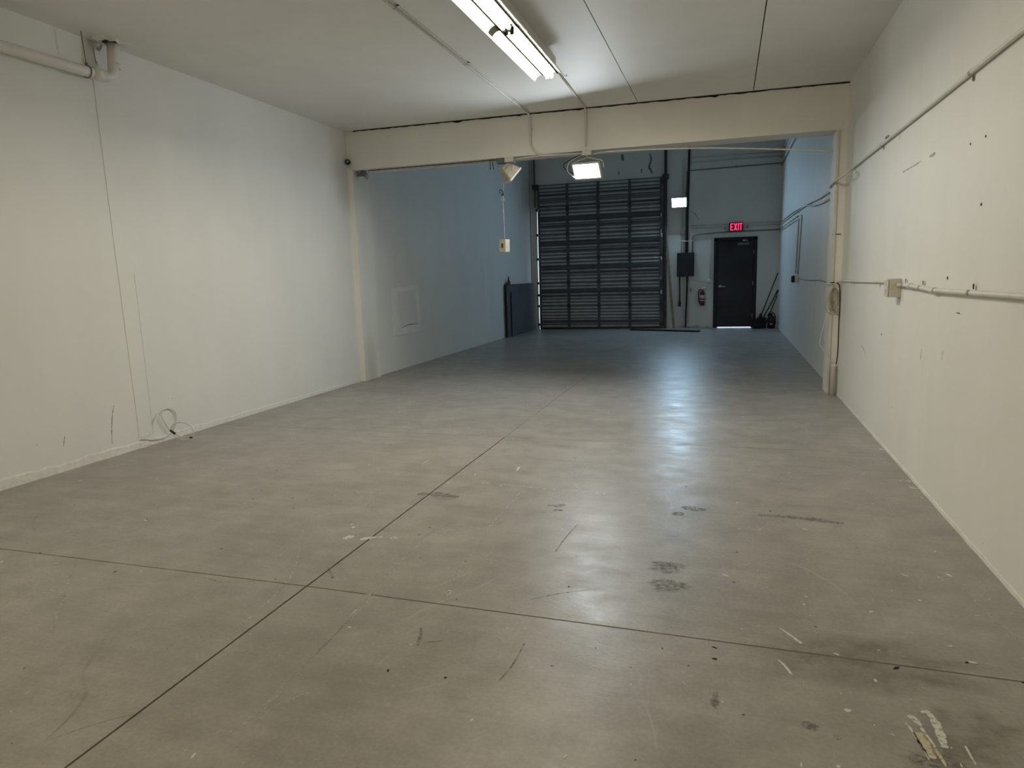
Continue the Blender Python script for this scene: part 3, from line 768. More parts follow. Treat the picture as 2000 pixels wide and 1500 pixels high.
# black cable dropping beside the pilaster into a stub of white pipe
blk = [(1.063, 8.075, 1.216), (1.123, 8.075, 1.214), (1.156, 8.075, 1.159), (1.164, 8.075, 0.952), (1.163, 8.075, 0.732), (1.164, 8.075, 0.453), (1.150, 8.075, 0.307)]
b = bmn(); tube(b, curve(blk, 6), 0.0055, 8)
tag(obj('black_cable', b, M['black_cable']), 'black cable dropping down the edge of the right pilaster into the floor pipe', 'cable')
st = Vector((1.163, 8.118, 0.000)); st = Vector((1.125, 8.062, 0))
b = bmn(); lathe(b, [(0.026, 0.0), (0.026, 0.305), (0.030, 0.31), (0.030, 0.335), (0.022, 0.335), (0.022, 0.30)], st, 16)
tag(obj('floor_pipe', b, M['pvc']), 'short white pipe stub rising from the floor at the right pilaster', 'pipe')
lp = [cc + Vector((-.02, 0.02, -.16))] + [Vector(p) for p in [(1.030, 8.090, 0.815), (0.991, 8.090, 0.620), (0.989, 8.090, 0.541), (1.044, 8.090, 0.451), (1.141, 8.090, 0.322)]]
lp[-1] = st + Vector((0, 0, 0.32))
b = bmn(); tube(b, curve(lp, 6), 0.0035, 6)
tag(obj('white_cable', b, M['white_cable']), 'slack white cable looping from the coil into the floor pipe stub', 'cable')
# rear right wall: drop to an outlet, cable back to the pilaster
run('drop_conduit', [(1.160, 17.408, 2.297), (1.160, 12.945, 2.280)] + [(1.160, 12.419, 2.232), (1.160, 12.761, 1.273)], 0.011, M['conduit'],
    'painted conduit on the rear right wall dropping to the round outlet, outer of two', 'conduit', 0.06, None, None)
run('drop_conduit', [(1.160, 17.387, 2.249), (1.160, 12.923, 2.218), (1.160, 13.136, 1.289)], 0.011, M['conduit'],
    'painted conduit on the rear right wall dropping to the round outlet, inner of two', 'conduit', 0.06, None, None)
ob = Vector((1.140, 12.782, 1.195))
ol = thing('wall_outlet', (ob.x, ob.y, ob.z - 0.06), 'small pale outlet box with a black plug on the rear right wall', 'outlet box')
b = bmn(); box(b, XR - 0.06, XR, ob.y - 0.06, ob.y + 0.05, ob.z - 0.06, ob.z + 0.06, 0.006); obj('box_body', b, M['cream'], ol)
b = bmn(); lathe(b, [(0.05, -0.11), (0.06, -0.10), (0.06, -0.062), (0.045, -0.058)], (XR, ob.y + 0.01, ob.z), 16, 'x'); obj('plug', b, M['black'], ol)
sag = [(1.165, 12.617, 1.213), (1.165, 11.794, 1.198), (1.165, 10.756, 1.204), (1.165, 9.893, 1.216), (1.165, 9.291, 1.199)]
b = bmn(); tube(b, curve(sag, 6), 0.006, 6)
tag(obj('grey_cable', b, M['grey_box']), 'thin grey cable sagging from the round outlet to the right pilaster', 'cable')
# white cable spanning below the beam from the lit floodlight to the right pilaster
sp = [Vector((-1.530, 8.225, 2.777)) + Vector((0, 0.06, 0))]
span = [(-1.397, 8.260, 2.789), (-1.040, 8.260, 2.783), (-0.692, 8.260, 2.766), (-0.243, 8.260, 2.740), (0.192, 8.260, 2.699), (0.614, 8.260, 2.654), (1.063, 8.260, 2.602)]
b = bmn(); tube(b, curve(sp + span, 6), 0.009, 8)
tag(obj('span_cable', b, M['white_cable']), 'white cable strung below the beam from the lit floodlight to the right pilaster', 'cable')

# ---- rear wall conduits
yw = 17.335
group = 'vertical conduits above the breaker panel'
xsn = [(1331, 'leftmost thin conduit rising from the breaker panel'), (1335.5, 'second thin conduit from the left above the breaker panel'), (1339, 'third thin conduit above the breaker panel, beside the thick dark one')]
tops = [(1334, 322, 309), (1337, 326, 313), (1341, 331, 316)]
for (xp, lab), (xt, yt, y2) in zip(xsn, tops):
    run('riser_conduit', [(-22.019, 17.335, 10.471)][:0] + [Vector(p) for p in (([(-1.063, 17.335, 1.829), (-1.058, 17.335, 2.727), (-1.046, 17.335, 4.010), (-0.916, 17.335, 4.046), (1.159, 17.335, 4.020)]) if xp == 1331 else ([(-1.008, 17.335, 1.826), (-1.010, 17.335, 2.724), (-0.998, 17.335, 3.900), (-0.868, 17.335, 3.937), (1.162, 17.335, 3.930)] if xp == 1335.5 else [(-0.966, 17.335, 1.825), (-0.969, 17.335, 2.722), (-0.949, 17.335, 3.744), (-0.842, 17.335, 3.748), (1.167, 17.335, 3.772)]))],
        0.012, M['conduit_dark'] if xp == 1339 else M['conduit'], lab, 'conduit', 0.15, group, 2.0)
run('riser_conduit', [(-0.935, 17.325, 1.823), (-0.923, 17.325, 2.958), (-0.896, 17.325, 4.370)] , 0.026, M['conduit_black'], 'thick dark conduit rising straight from the breaker panel', 'conduit', 0.1, None, None)
for k, (y0, y1, z, x) in enumerate(((1528, 296, 0, 1560), (1528, 304, 0, 1555), (1528, 318, 0, 1561))):
    p0 = Vector([(1.155, 17.272, 4.011), (1.155, 17.071, 3.890), (1.155, 17.003, 3.725)][k])
    lab = ('uppermost', 'middle', 'lowest')[k] + ' of three conduits running forward high on the rear right wall'
    b = bmn(); tube(b, [(1.155 , YB - 0.01, p0.z), (1.155, 8.5, p0.z + 0.02)], 0.014, 10)
    tag(obj('high_conduit', b, M['conduit_dark'] if k == 2 else M['conduit']), lab, 'conduit', 'conduits high on the rear right wall')
run('cross_conduit', [(-0.840, 17.335, 2.462), (0.214, 17.335, 2.457), (1.194, 17.335, 2.465)], 0.012, M['conduit'], 'upper painted conduit crossing the rear wall behind the exit sign', 'conduit')
run('cross_conduit', [(-0.840, 17.335, 2.402), (0.215, 17.335, 2.386), (1.196, 17.335, 2.396)], 0.010, M['conduit'], 'lower painted conduit crossing the rear wall behind the exit sign', 'conduit')
run('panel_conduit', [(-0.809, 17.330, 1.819), (-0.808, 17.330, 2.219), (-0.683, 17.330, 2.250), (-0.247, 17.330, 2.271), (1.166, 17.330, 2.281)], 0.014, M['conduit_dark'], 'dark conduit bending from the breaker panel over the exit door', 'conduit', 0.2)
run('rack_bar', [(-1.122, 17.285, 2.110), (-0.786, 17.285, 2.095)], 0.009, M['conduit'], 'short horizontal support bar across the conduits above the breaker panel', 'bracket')
run('switch_conduit', [(-0.400, 17.340, 2.273), (-0.383, 17.340, 1.182)], 0.009, M['conduit'], 'thin painted conduit dropping left of the exit door', 'conduit')
run('switch_conduit', [(-0.815, 17.340, 1.181), (-0.730, 17.340, 1.142), (-0.466, 17.340, 1.123)], 0.008, M['conduit'], 'short thin conduit from the breaker panel to the round box by the exit door', 'conduit')
rb = Vector((-0.413, 17.356, 1.121))
b = bmn(); lathe(b, [(0.062, 0.0), (0.062, -0.03), (0.054, -0.036), (0.0, -0.036)][:3] + [(0.004, -0.037)], rb, 18, 'y'); 
ro = tag(obj('round_box', b, M['conduit']), 'round painted electrical box left of the exit door', 'electrical box')
b = bmn(); box(b, rb.x - 0.006, rb.x + 0.006, rb.y - 0.046, rb.y - 0.036, rb.z - 0.016, rb.z + 0.016, 0.002); obj('toggle', b, M['conduit'], ro)
# breaker panel
pa = Vector((-0.968, 17.356, 1.260)); 
x0, x1 = (-1.165, 17.260, 1.549)[0], (-0.761, 17.260, 1.536)[0]
z0, z1 = (-0.968, 17.260, 1.260)[2], (-0.974, 17.260, 1.829)[2]
bp_ = thing('breaker_panel', ((x0 + x1) / 2, YB, z0), 'dark grey electrical breaker panel on the rear wall', 'electrical panel')
b = bmn(); box(b, x0, x1, YB - 0.10, YB, z0, z1, 0.004); obj('cabinet', b, M['panel_grey'], bp_)
b = bmn(); box(b, x0 + 0.02, x1 - 0.02, YB - 0.108, YB - 0.10, z0 + 0.02, z1 - 0.02, 0.003); pd = obj('panel_door', b, M['panel_grey'], bp_)
b = bmn(); box(b, x0 + 0.25, x0 + 0.30, YB - 0.118, YB - 0.107, (z0 + z1) / 2 - 0.0, (z0 + z1) / 2 + 0.05, 0.003); obj('latch', b, M['black'], pd)
# below the panel
pl = thing('plug_drop', (-1.099, 17.320, 0.516), 'black conduit hanging below the breaker panel with a black socket at its end', 'conduit')
b = bmn(); tube(b, [(-1.099, 17.320, 1.264), (-1.094, 17.320, 0.617)], 0.016, 8); obj('drop_tube', b, M['conduit_black'], pl)
q = (-1.096, 17.320, 0.592); b = bmn(); box(b, q[0] - 0.032, q[0] + 0.032, q[1] - 0.03, q[1] + 0.03, q[2] - 0.06, q[2] + 0.06, 0.012); obj('socket_body', b, M['black'], pl)
run('floor_conduit', [(-0.924, 17.325, 1.259), (-0.931, 17.325, 0.763), (-0.950, 17.325, 0.263), (-0.948, 17.325, 0.024)], 0.020, M['conduit_black'], 'thick black conduit from the breaker panel down to the floor', 'conduit', 0.2)
run('floor_conduit', [(-0.882, 17.335, 1.257), (-0.886, 17.335, 0.512), (-0.888, 17.335, 0.111)], 0.012, M['conduit'], 'painted conduit beside the thick black one below the breaker panel', 'conduit', 0.2)
run('floor_conduit', [(-1.009, 17.335, 1.261), (-1.005, 17.335, 0.827), (-1.012, 17.335, 0.263), (-1.022, 17.335, 0.023)], 0.012, M['conduit'], 'painted conduit left of the thick black one below the breaker panel', 'conduit', 0.2)
q = Vector((-0.836, 17.330, 0.935)); o2 = thing('wall_outlet', (q.x, YB, q.z - 0.06), 'painted outlet box below the breaker panel', 'outlet box')
b = bmn(); box(b, q.x - 0.05, q.x + 0.05, YB - 0.05, YB, q.z - 0.06, q.z + 0.06, 0.005); obj('box_body', b, M['conduit'], o2)
b = bmn(); box(b, q.x - 0.018, q.x + 0.018, YB - 0.056, YB - 0.049, q.z - 0.035, q.z + 0.035, 0.003); obj('socket', b, M['conduit_dark'], o2)
# corner pipes left of the roll-up door
b = bmn(); tube(b, [(XL + 0.03, YB - 0.05, 0.0), (XL + 0.03, YB - 0.05, 5.0)], 0.022, 10)
tag(obj('corner_pipe', b, M['conduit']), 'painted pipe rising in the rear left corner beside the roll-up door', 'pipe')

# ================================================================== LIGHT FIXTURES
def fluorescent(name, x, y0, y1, mats, label, wings=True):
    """tandem strip: channel, two reflector halves, two rows of two tubes, lampholders"""
    zc = ceil_z(x); ym = (y0 + y1) / 2
    t = thing(name, (x, ym, zc), label, 'ceiling light')
    b = bmn(); box(b, x - 0.058, x + 0.058, y0 + 0.02, y1 - 0.02, 3.172, zc - 0.001, 0.003); obj('channel', b, M['enamel'], t)
    prof = [(0.048, 3.1735), (0.060, 3.1722), (0.085, 3.170), (0.108, 3.162), (0.126, 3.147), (0.138, 3.128), (0.143, 3.112)]
    for half, (a, c) in enumerate(((y0, ym - 0.006), (ym + 0.006, y1))):
        for s in (-1, 1):
            b = bmn()
            if not wings: b.free(); b = None
            r0 = [] if b is None else [[b.verts.new((x + s * px, yy, pz)) for px, pz in prof] for yy in (a, c)]
            if b is not None:
                for k in range(len(prof) - 1):
                    f = b.faces.new((r0[0][k], r0[0][k + 1], r0[1][k + 1], r0[1][k])); f.smooth = True
                bmesh.ops.recalc_face_normals(b, faces=b.faces[:])
                bmesh.ops.solidify(b, geom=b.faces[:], thickness=0.0018)
                obj('reflector_wing', b, M['enamel'], t)
            tb = bmn(); xt = x + s * 0.0215
            tube(tb, [(xt, a + 0.045, 3.146), (xt, c - 0.045, 3.146)], 0.0165, 12)
            obj('tube', tb, mats[half], t, 'glowing fluorescent tube')
            for yy, d in ((a + 0.022, 1), (c - 0.022, -1)):
                hb = bmn(); box(hb, xt - 0.014, xt + 0.014, yy - 0.010, yy + 0.010, 3.120, 3.172, 0.004); obj('lampholder', hb, M['enamel'] if (yy < ym - .2 or yy > ym + .2) else M['dark_line'], t)
    if not wings: return t
    b = bmn()
    r0 = []
    for yy in (ym - 0.05, ym + 0.05):
        r0.append([b.verts.new((x + px * s, yy, pz - 0.0035)) for s, px, pz in [(-1, p, z) for p, z in reversed(prof)]])
    for k in range(len(prof) - 1): b.faces.new((r0[0][k], r0[0][k + 1], r0[1][k + 1], r0[1][k]))
    bmesh.ops.solidify(b, geom=b.faces[:], thickness=0.0015)
    obj('joint_band', b, M['band'], t, 'dark-painted unlit band where the two reflector halves meet')
    for s in (-1, 1):
        b = bmn(); box(b, min(x + s * 0.061, x + s * 0.073), max(x + s * 0.061, x + s * 0.073), y0, y1, 3.1625, 3.1702); obj('edge_line', b, M['dark_line'], t)
    return t
fx = fluorescent('fluorescent_fixture', -1.545, 3.78, 6.30, (M['tube_near'], M['tube_far']), 'tandem fluorescent strip light with white reflector wings on the ceiling')
b = bmn(); tube(b, curve([(-1.40, 6.27, 3.13), (-1.40, 6.33, 3.14), (-1.41, 6.36, 3.16)], 4), 0.004, 6); obj('bent_wing_tip', b, M['enamel'], fx)
fluorescent('unseen_strip_light', -3.9, -3.9, -1.38, (M['tube_back'], M['tube_back']), 'unseen bare twin-tube strip light added on the ceiling behind the viewer', False)  # out of view, added to light the nearer walls, ceiling and beam

def flood(name, c, psi, theta, w, h, mat_glass, label, yoke_top, hm='cream', tilt=0.0):
    """floodlight: flared housing, front frame, glass, cooling fins, yoke; face points along -Y turned by psi, tipped down by theta"""
    R = Matrix.Translation(Vector(c)) @ Matrix.Rotation(psi, 4, 'Z') @ Matrix.Rotation(theta, 4, 'X') @ Matrix.Rotation(tilt, 4, 'Y')
    t = thing(name, c, label, 'floodlight')
    def put(n_, bm_, m_, l_=None, p_=None):
        for v in bm_.verts: v.co = R @ v.co
        return obj(n_, bm_, m_, p_ or t, l_)
    b = bmn()   # housing: face at y=0, back at y=+d
    lv = [(1.0, 0.012, 1.0), (0.97, 0.03, 0.97), (0.86, 0.075, 0.80), (0.70, 0.125, 0.60), (0.45, 0.155, 0.38)]
    rings = []
    for sx, y, sz in lv:
        rings.append([b.verts.new((sx * w / 2 * q[0], y, sz * h / 2 * q[1])) for q in ((-1, -.8), (-.9, -1), (.9, -1), (1, -.8), (1, .8), (.9, 1), (-.9, 1), (-1, .8))])
    for A, B in zip(rings, rings[1:]):
        for k in range(8): b.faces.new((A[k], A[(k + 1) % 8], B[(k + 1) % 8], B[k]))
    b.faces.new(rings[0]); b.faces.new(list(reversed(rings[-1])))
    body = put('housing', b, M[hm])
    for k in range(5):
        b = bmn(); xx = (-0.5 + k / 4) * w * 0.55; prism(b, [(0.06, h * 0.40), (0.13, h * 0.28), (0.16, h * 0.19), (0.17, -h * 0.19), (0.13, -h * 0.30), (0.09, -h * 0.36), (0.09, h * 0.30)], xx - 0.003, xx + 0.003, 'x')
        put('cooling_fin', b, M[hm], None, body)
    b = bmn(); f = 0.014
    box(b, -w / 2 - 0.004, w / 2 + 0.004, -0.008, 0.014, h / 2 - f, h / 2 + 0.004, 0.002); box(b, -w / 2 - 0.004, w / 2 + 0.004, -0.008, 0.014, -h / 2 - 0.004, -h / 2 + f, 0.002)
    box(b, -w / 2 - 0.004, -w / 2 + f, -0.008, 0.014, -h / 2, h / 2, 0.002); box(b, w / 2 - f, w / 2 + 0.004, -0.008, 0.014, -h / 2, h / 2, 0.002)
    put('front_frame', b, M['conduit'])
    b = bmn(); box(b, -w / 2 + f, w / 2 - f, -0.002, 0.010, -h / 2 + f, h / 2 - f); put('lens', b, mat_glass, 'lit lens' if 'glow' in mat_glass.name else None)
    b = bmn()
    e1, e2 = R @ Vector((-w / 2 - 0.012, 0.07, 0)), R @ Vector((w / 2 + 0.012, 0.07, 0))
    yt = Vector(yoke_top); mid = (e1 + e2) / 2
    s1, s2 = e1 + (yt - mid) * 0.55, e2 + (yt - mid) * 0.55
    tube(b, bend([e1, s1, yt - Vector((0, 0, 0.02)), s2, e2], 0.03), 0.008, 6); tube(b, [yt - Vector((0, 0, 0.03)), yt], 0.012, 8)
    obj('yoke', b, M[hm], t)
    return t
# lit floodlight under the beam
nf = Vector((-1.578, 8.120, 2.569))
jx = Vector((-1.595, 8.248, 2.791))
f1 = flood('floodlight', nf, -0.30, math.radians(30), 0.35, 0.192, M['flood_near'], 'bright lit floodlight hanging from the middle of the beam', (jx.x, jx.y, beam_z(jx.x) - 0.055), tilt=0.05)
b = bmn(); tube(b, curve([Vector((jx.x - .05, jx.y + .02, jx.z)), nf + Vector((-.21, .08, .13)), nf + Vector((-.26, .12, .05)), nf + Vector((-.17, .06, -.05)), nf + Vector((-.13, .07, -.06))], 6), 0.006, 6); obj('power_lead', b, M['white_cable'], f1)
b = bmn(); tube(b, curve([Vector((jx.x - .09, jx.y + .06, jx.z)), nf + Vector((-.30, .14, .12)), nf + Vector((-.26, .14, .04)), nf + Vector((-.14, .10, -.02))], 6), 0.006, 6); obj('ground_lead', b, M['black_cable'], f1)
b = bmn(); box(b, jx.x - 0.055, jx.x + 0.055, jx.y - 0.045, jx.y + 0.075, beam_z(jx.x) - 0.055, beam_z(jx.x) + 0.0, 0.004)
tag(obj('junction_box', b, M['conduit']), 'pale junction box on the beam above the lit floodlight', 'junction box')
# unlit floodlight
lf = Vector((-2.526, 8.260, 2.596)); j2 = Vector((-2.561, 8.285, 2.795))
f2 = flood('floodlight', lf, math.radians(124), math.radians(42), 0.29, 0.20, M['glass'], 'unlit cream floodlight under the beam turned away to the right', (j2.x, j2.y, beam_z(j2.x) - 0.06), hm='flood_body')
b = bmn(); box(b, j2.x - 0.055, j2.x + 0.055, j2.y - 0.05, j2.y + 0.06, beam_z(j2.x) - 0.062, beam_z(j2.x), 0.004)
tag(obj('junction_box', b, M['conduit']), 'pale junction box on the beam above the unlit floodlight', 'junction box')
b = bmn(); box(b, j2.x - 0.175, j2.x - 0.065, j2.y - 0.005, j2.y + 0.085, beam_z(j2.x) - 0.06, beam_z(j2.x), 0.004)
tag(obj('junction_box', b, M['grey_box']), 'small grey steel box left of the unlit floodlight', 'junction box')
run('flood_lead', [(j2.x + 0.05, j2.y, beam_z(j2.x) - 0.03)] + [Vector(p) + Vector((0, 0.03, 0)) for p in [(-2.396, 8.259, 2.803), (-2.265, 8.254, 2.810), (-2.009, 8.244, 2.800), (-1.658, 8.230, 2.793)]], 0.010, M['conduit'],
    'white lead under the beam joining the two floodlight boxes', 'cable', 0.05)
for k, dx in enumerate((-0.27, -0.235)):
    b = bmn(); tube(b, curve([(j2.x + dx, j2.y + 0.03, beam_z(j2.x)), (j2.x + dx, j2.y + 0.03, beam_z(j2.x) - 0.06), (j2.x + dx + 0.012 * k, j2.y + 0.03, beam_z(j2.x) - 0.125)], 5), 0.005, 6)
    tag(obj('dangling_wire', b, M['black_cable']), ('left' if k == 0 else 'right') + ' of two short black wire ends dangling under the beam', 'wire', 'wire ends under the beam')
# thin black lead along the underside of the beam
lead = [Vector((p[0], p[1] + 0.05, beam_z(p[0]) - 0.012)) for p in [(-4.562, 8.343, 2.821), (-4.225, 8.330, 2.827), (-3.634, 8.307, 2.818), (-3.069, 8.285, 2.816), (-2.715, 8.271, 2.805)]]
b = bmn(); tube(b, curve(lead, 5), 0.0055, 6)
tag(obj('beam_lead', b, M['black_cable']), 'thin dark cable clipped along the lower edge of the beam', 'cable')
lead2 = [p + Vector((0, 0.14, -0.004)) for p in lead]
b = bmn(); tube(b, curve(lead2, 5), 0.009, 6)
tag(obj('beam_lead', b, M['white_cable']), 'pale cable clipped along the underside of the beam', 'cable')
# cord with a hanging switch box
hz = thing('pendant_switch', (-2.669, 8.260, 1.683), 'beige switch box hanging on a thin cord below the unlit floodlight', 'switch')
cpts = [(-2.648, 8.260, 2.519), (-2.651, 8.260, 2.434), (-2.662, 8.260, 2.293), (-2.654, 8.260, 2.138), (-2.652, 8.260, 1.983), (-2.650, 8.260, 1.852)]
b = bmn(); tube(b, curve(cpts, 6), 0.0042, 6); obj('cord', b, M['cord_grey'], hz)
b = bmn(); tube(b, curve([(-2.656, 8.250, 2.384), (-2.695, 8.250, 2.411), (-2.687, 8.250, 2.447), (-2.648, 8.250, 2.402), (-2.669, 8.250, 2.373), (-2.642, 8.250, 2.383)], 6), 0.005, 6); obj('tied_knot', b, M['black_cable'], hz)
b = bmn(); tube(b, curve([(-2.663, 8.250, 2.360), (-2.644, 8.250, 2.334), (-2.645, 8.250, 2.310), (-2.665, 8.250, 2.305), (-2.677, 8.250, 2.330), (-2.657, 8.250, 2.353)], 6), 0.0045, 6); obj('cord_loop', b, M['cord_grey'], hz)
bc = Vector((-2.659, 8.260, 1.765))
R = Matrix.Translation(bc) @ Matrix.Rotation(-0.42, 4, 'Z') @ Matrix.Rotation(0.03, 4, 'Y')
b = bmn(); box(b, -0.052, 0.052, -0.03, 0.045, -0.078, 0.078, 0.006, R); obj('switch_box', b, M['cream'], hz)
b = bmn(); box(b, -0.050, 0.050, -0.038, -0.030, -0.076, 0.076, 0.003, R); sw = obj('face_plate', b, M['beige'], hz)
b = bmn(); box(b, -0.014, 0.014, -0.044, -0.036, -0.026, 0.026, 0.002, R); obj('rocker', b, M['rust'], sw)
# security camera in the left corner of the beam
sc_ = Vector((-4.806, 8.292, 2.943))
s = thing('security_camera', (sc_.x, sc_.y + 0.06, sc_.z), 'small round black security camera at the left end of the beam', 'camera')
b = bmn(); lathe(b, [(0.030, 0.075), (0.034, 0.05), (0.034, 0.0), (0.031, -0.012), (0.020, -0.016)], (0, 0, 0), 18, 'y')
for v in b.verts: v.co = Matrix.Translation(sc_) @ Matrix.Rotation(0.45, 4, 'Z') @ v.co
obj('camera_body', b, M['black'], s)
b = bmn(); lathe(b, [(0.016, -0.014), (0.012, -0.019)], (0, 0, 0), 12, 'y')
for v in b.verts: v.co = Matrix.Translation(sc_) @ Matrix.Rotation(0.45, 4, 'Z') @ v.co
obj('lens', b, M['glass'], s)
b = bmn(); tube(b, curve([sc_ + Vector((0, .03, -.03)), sc_ + Vector((-.01, .02, -.07)), sc_ + Vector((.0, .02, -.095)), sc_ + Vector((.06, .03, -.10))] + [Vector(p) for p in [(-4.692, 8.318, 2.827), (-4.640, 8.316, 2.804)]], 5), 0.0045, 6); obj('camera_cable', b, M['white_cable'], s)
q = Vector((-4.699, 8.448, 2.812))
ab = thing('adapter_box', (q.x, q.y, beam_z(q.x) - 0.16), 'grey electrical box with two white adapters under the left end of the beam', 'electrical box')
b = bmn(); box(b, q.x - 0.05, q.x + 0.05, q.y - 0.04, q.y + 0.05, beam_z(q.x) - 0.075, beam_z(q.x), 0.006); obj('box_body', b, M['grey_box'], ab)
for k, dx in enumerate((-0.018, 0.022)):
    b = bmn(); box(b, q.x + dx - 0.012, q.x + dx + 0.012, q.y - 0.03, q.y + 0.0, beam_z(q.x) - 0.125, beam_z(q.x) - 0.07, 0.004); obj('adapter', b, M['white_cable'], ab)
b = bmn(); tube(b, curve([(q.x + .05, q.y, beam_z(q.x) - .03), (q.x + .09, q.y, beam_z(q.x) - .06), (q.x + .08, q.y, beam_z(q.x) - .11), (q.x + .05, q.y, beam_z(q.x) - .08)], 6), 0.005, 6); obj('wire_loop', b, M['grey_box'], ab)

# rear floodlight beside the breaker conduits
rf = Vector((-1.112, 17.100, 3.002))
f3 = flood('floodlight', rf, 0.0, math.radians(22), 0.355, 0.235, M['flood_rear'], 'bright lit floodlight on the rear wall above the breaker panel', (rf.x, YB - 0.02, rf.z - 0.02))

# ================================================================== EXIT SIGN
ex = Vector((0.186, 17.280, 2.384))
t = thing('exit_sign', (ex.x, YB, ex.z - 0.12), 'lit red exit sign with two small lamp heads over the dark door', 'sign')
b = bmn(); box(b, ex.x - 0.155, ex.x + 0.155, YB - 0.095, YB - 0.036, ex.z - 0.100, ex.z + 0.105, 0.008); hs = obj('housing', b, M['panel_grey'], t)
def letter(poly_list):
    bb = bmn()
    for poly in poly_list: prism(bb, [(x, z) for x, z in poly], YB - 0.101, YB - 0.094, 'y')
    return bb
H_, s_ = 0.165, 0.024
zb = ex.z - H_ / 2
def rect(x0, x1, z0, z1): return [(x0, z0), (x1, z0), (x1, z1), (x0, z1)]
x = ex.x - 0.128
E_ = [rect(x, x + s_, zb, zb + H_), rect(x + s_, x + 0.068, zb, zb + s_), rect(x + s_, x + 0.060, zb + H_ / 2 - s_ / 2, zb + H_ / 2 + s_ / 2), rect(x + s_, x + 0.068, zb + H_ - s_, zb + H_)]
obj('letter_e', letter(E_), M['exit'], t)
x += 0.078
X_ = [[(x, zb), (x + 0.027, zb), (x + 0.080, zb + H_), (x + 0.053, zb + H_)], [(x + 0.053, zb), (x + 0.080, zb), (x + 0.027, zb + H_), (x, zb + H_)]]
bb = bmn()
for k, poly in enumerate(X_): prism(bb, poly, YB - 0.101 - 0.0005 * k, YB - 0.094, 'y')
obj('letter_x', bb, M['exit'], t)
x += 0.092
obj('letter_i', letter([rect(x, x + s_, zb, zb + H_)]), M['exit'], t)
x += 0.034
obj('letter_t', letter([rect(x + 0.0, x + 0.066, zb + H_ - s_, zb + H_), rect(x + 0.021, x + 0.021 + s_, zb, zb + H_ - s_)]), M['exit'], t)
for s in (-1, 1):
    c = Vector((ex.x + s * 0.245, YB - 0.10, ex.z - 0.01))
    b = bmn(); lathe(b, [(0.025, 0.055), (0.045, 0.03), (0.055, -0.02), (0.055, -0.035), (0.045, -0.035)], c, 16, 'y'); box(b, min(c.x, c.x - s * 0.09), max(c.x, c.x - s * 0.09), YB - 0.075, YB - 0.045, c.z - 0.02, c.z + 0.02)
    hd = obj('lamp_head', b, M['conduit'], t)
    b = bmn(); lathe(b, [(0.044, -0.034), (0.035, -0.040)], c, 16, 'y'); obj('lamp_lens', b, M['glass'], hd)

# ================================================================== FIRE EXTINGUISHER
e0 = Vector((-0.558, 17.270, 0.548)); cx, cy, z0 = e0.x, 17.27, e0.z
t = thing('fire_extinguisher', (cx, cy, z0), 'red fire extinguisher with black hose hung beside the exit door', 'extinguisher')
b = bmn(); lathe(b, [(0.045, 0.0), (0.056, 0.012), (0.057, 0.03), (0.057, 0.30), (0.050, 0.335), (0.030, 0.362), (0.022, 0.375), (0.022, 0.39)], (cx, cy, z0), 20)
cyl = obj('cylinder', b, M['red'], t)
def band(h0, h1, m, name):
    bb = bmn(); lathe(bb, [(0.0575, h0), (0.0582, h0 + 0.002), (0.0582, h1 - 0.002), (0.0575, h1)], (cx, cy, z0), 20); return obj(name, bb, m, cyl)
band(0.175, 0.255, M['label'], 'paper_label'); band(0.115, 0.14, M['label'], 'paper_label')
b = bmn(); lathe(b, [(0.020, 0.385), (0.020, 0.42), (0.012, 0.425)], (cx, cy, z0), 12); obj('valve', b, M['bright_steel'], t)
b = bmn(); prism(b, [(cx - 0.03, z0 + 0.41), (cx + 0.085, z0 + 0.445), (cx + 0.085, z0 + 0.458), (cx - 0.03, z0 + 0.43)], cy - 0.012, cy + 0.012, 'y'); obj('squeeze_lever', b, M['bright_steel'], t)
b = bmn(); prism(b, [(cx - 0.02, z0 + 0.395), (cx + 0.09, z0 + 0.375), (cx + 0.095, z0 + 0.386), (cx - 0.02, z0 + 0.408)], cy - 0.012, cy + 0.012, 'y'); obj('carry_handle', b, M['bright_steel'], t)
b = bmn(); lathe(b, [(0.017, -0.03), (0.017, -0.038), (0.013, -0.04)], (cx, cy, z0 + 0.40), 12, 'y'); obj('gauge', b, M['label'], t)
b = bmn(); tube(b, curve([(cx - 0.02, cy, z0 + 0.40), (cx - 0.075, cy - 0.01, z0 + 0.37), (cx - 0.09, cy - 0.01, z0 + 0.27), (cx - 0.082, cy - 0.01, z0 + 0.16), (cx - 0.07, cy - 0.01, z0 + 0.06)], 6), 0.011, 8, r_end=0.014); obj('hose', b, M['black'], t)
b = bmn(); box(b, cx - 0.03, cx + 0.03, cy + 0.055, YB, z0 + 0.05, z0 + 0.36, 0.003); obj('wall_bracket', b, M['grey_box'], t)

# ================================================================== CORNER TOOLS
cnr = Vector((XR, YB, 0))
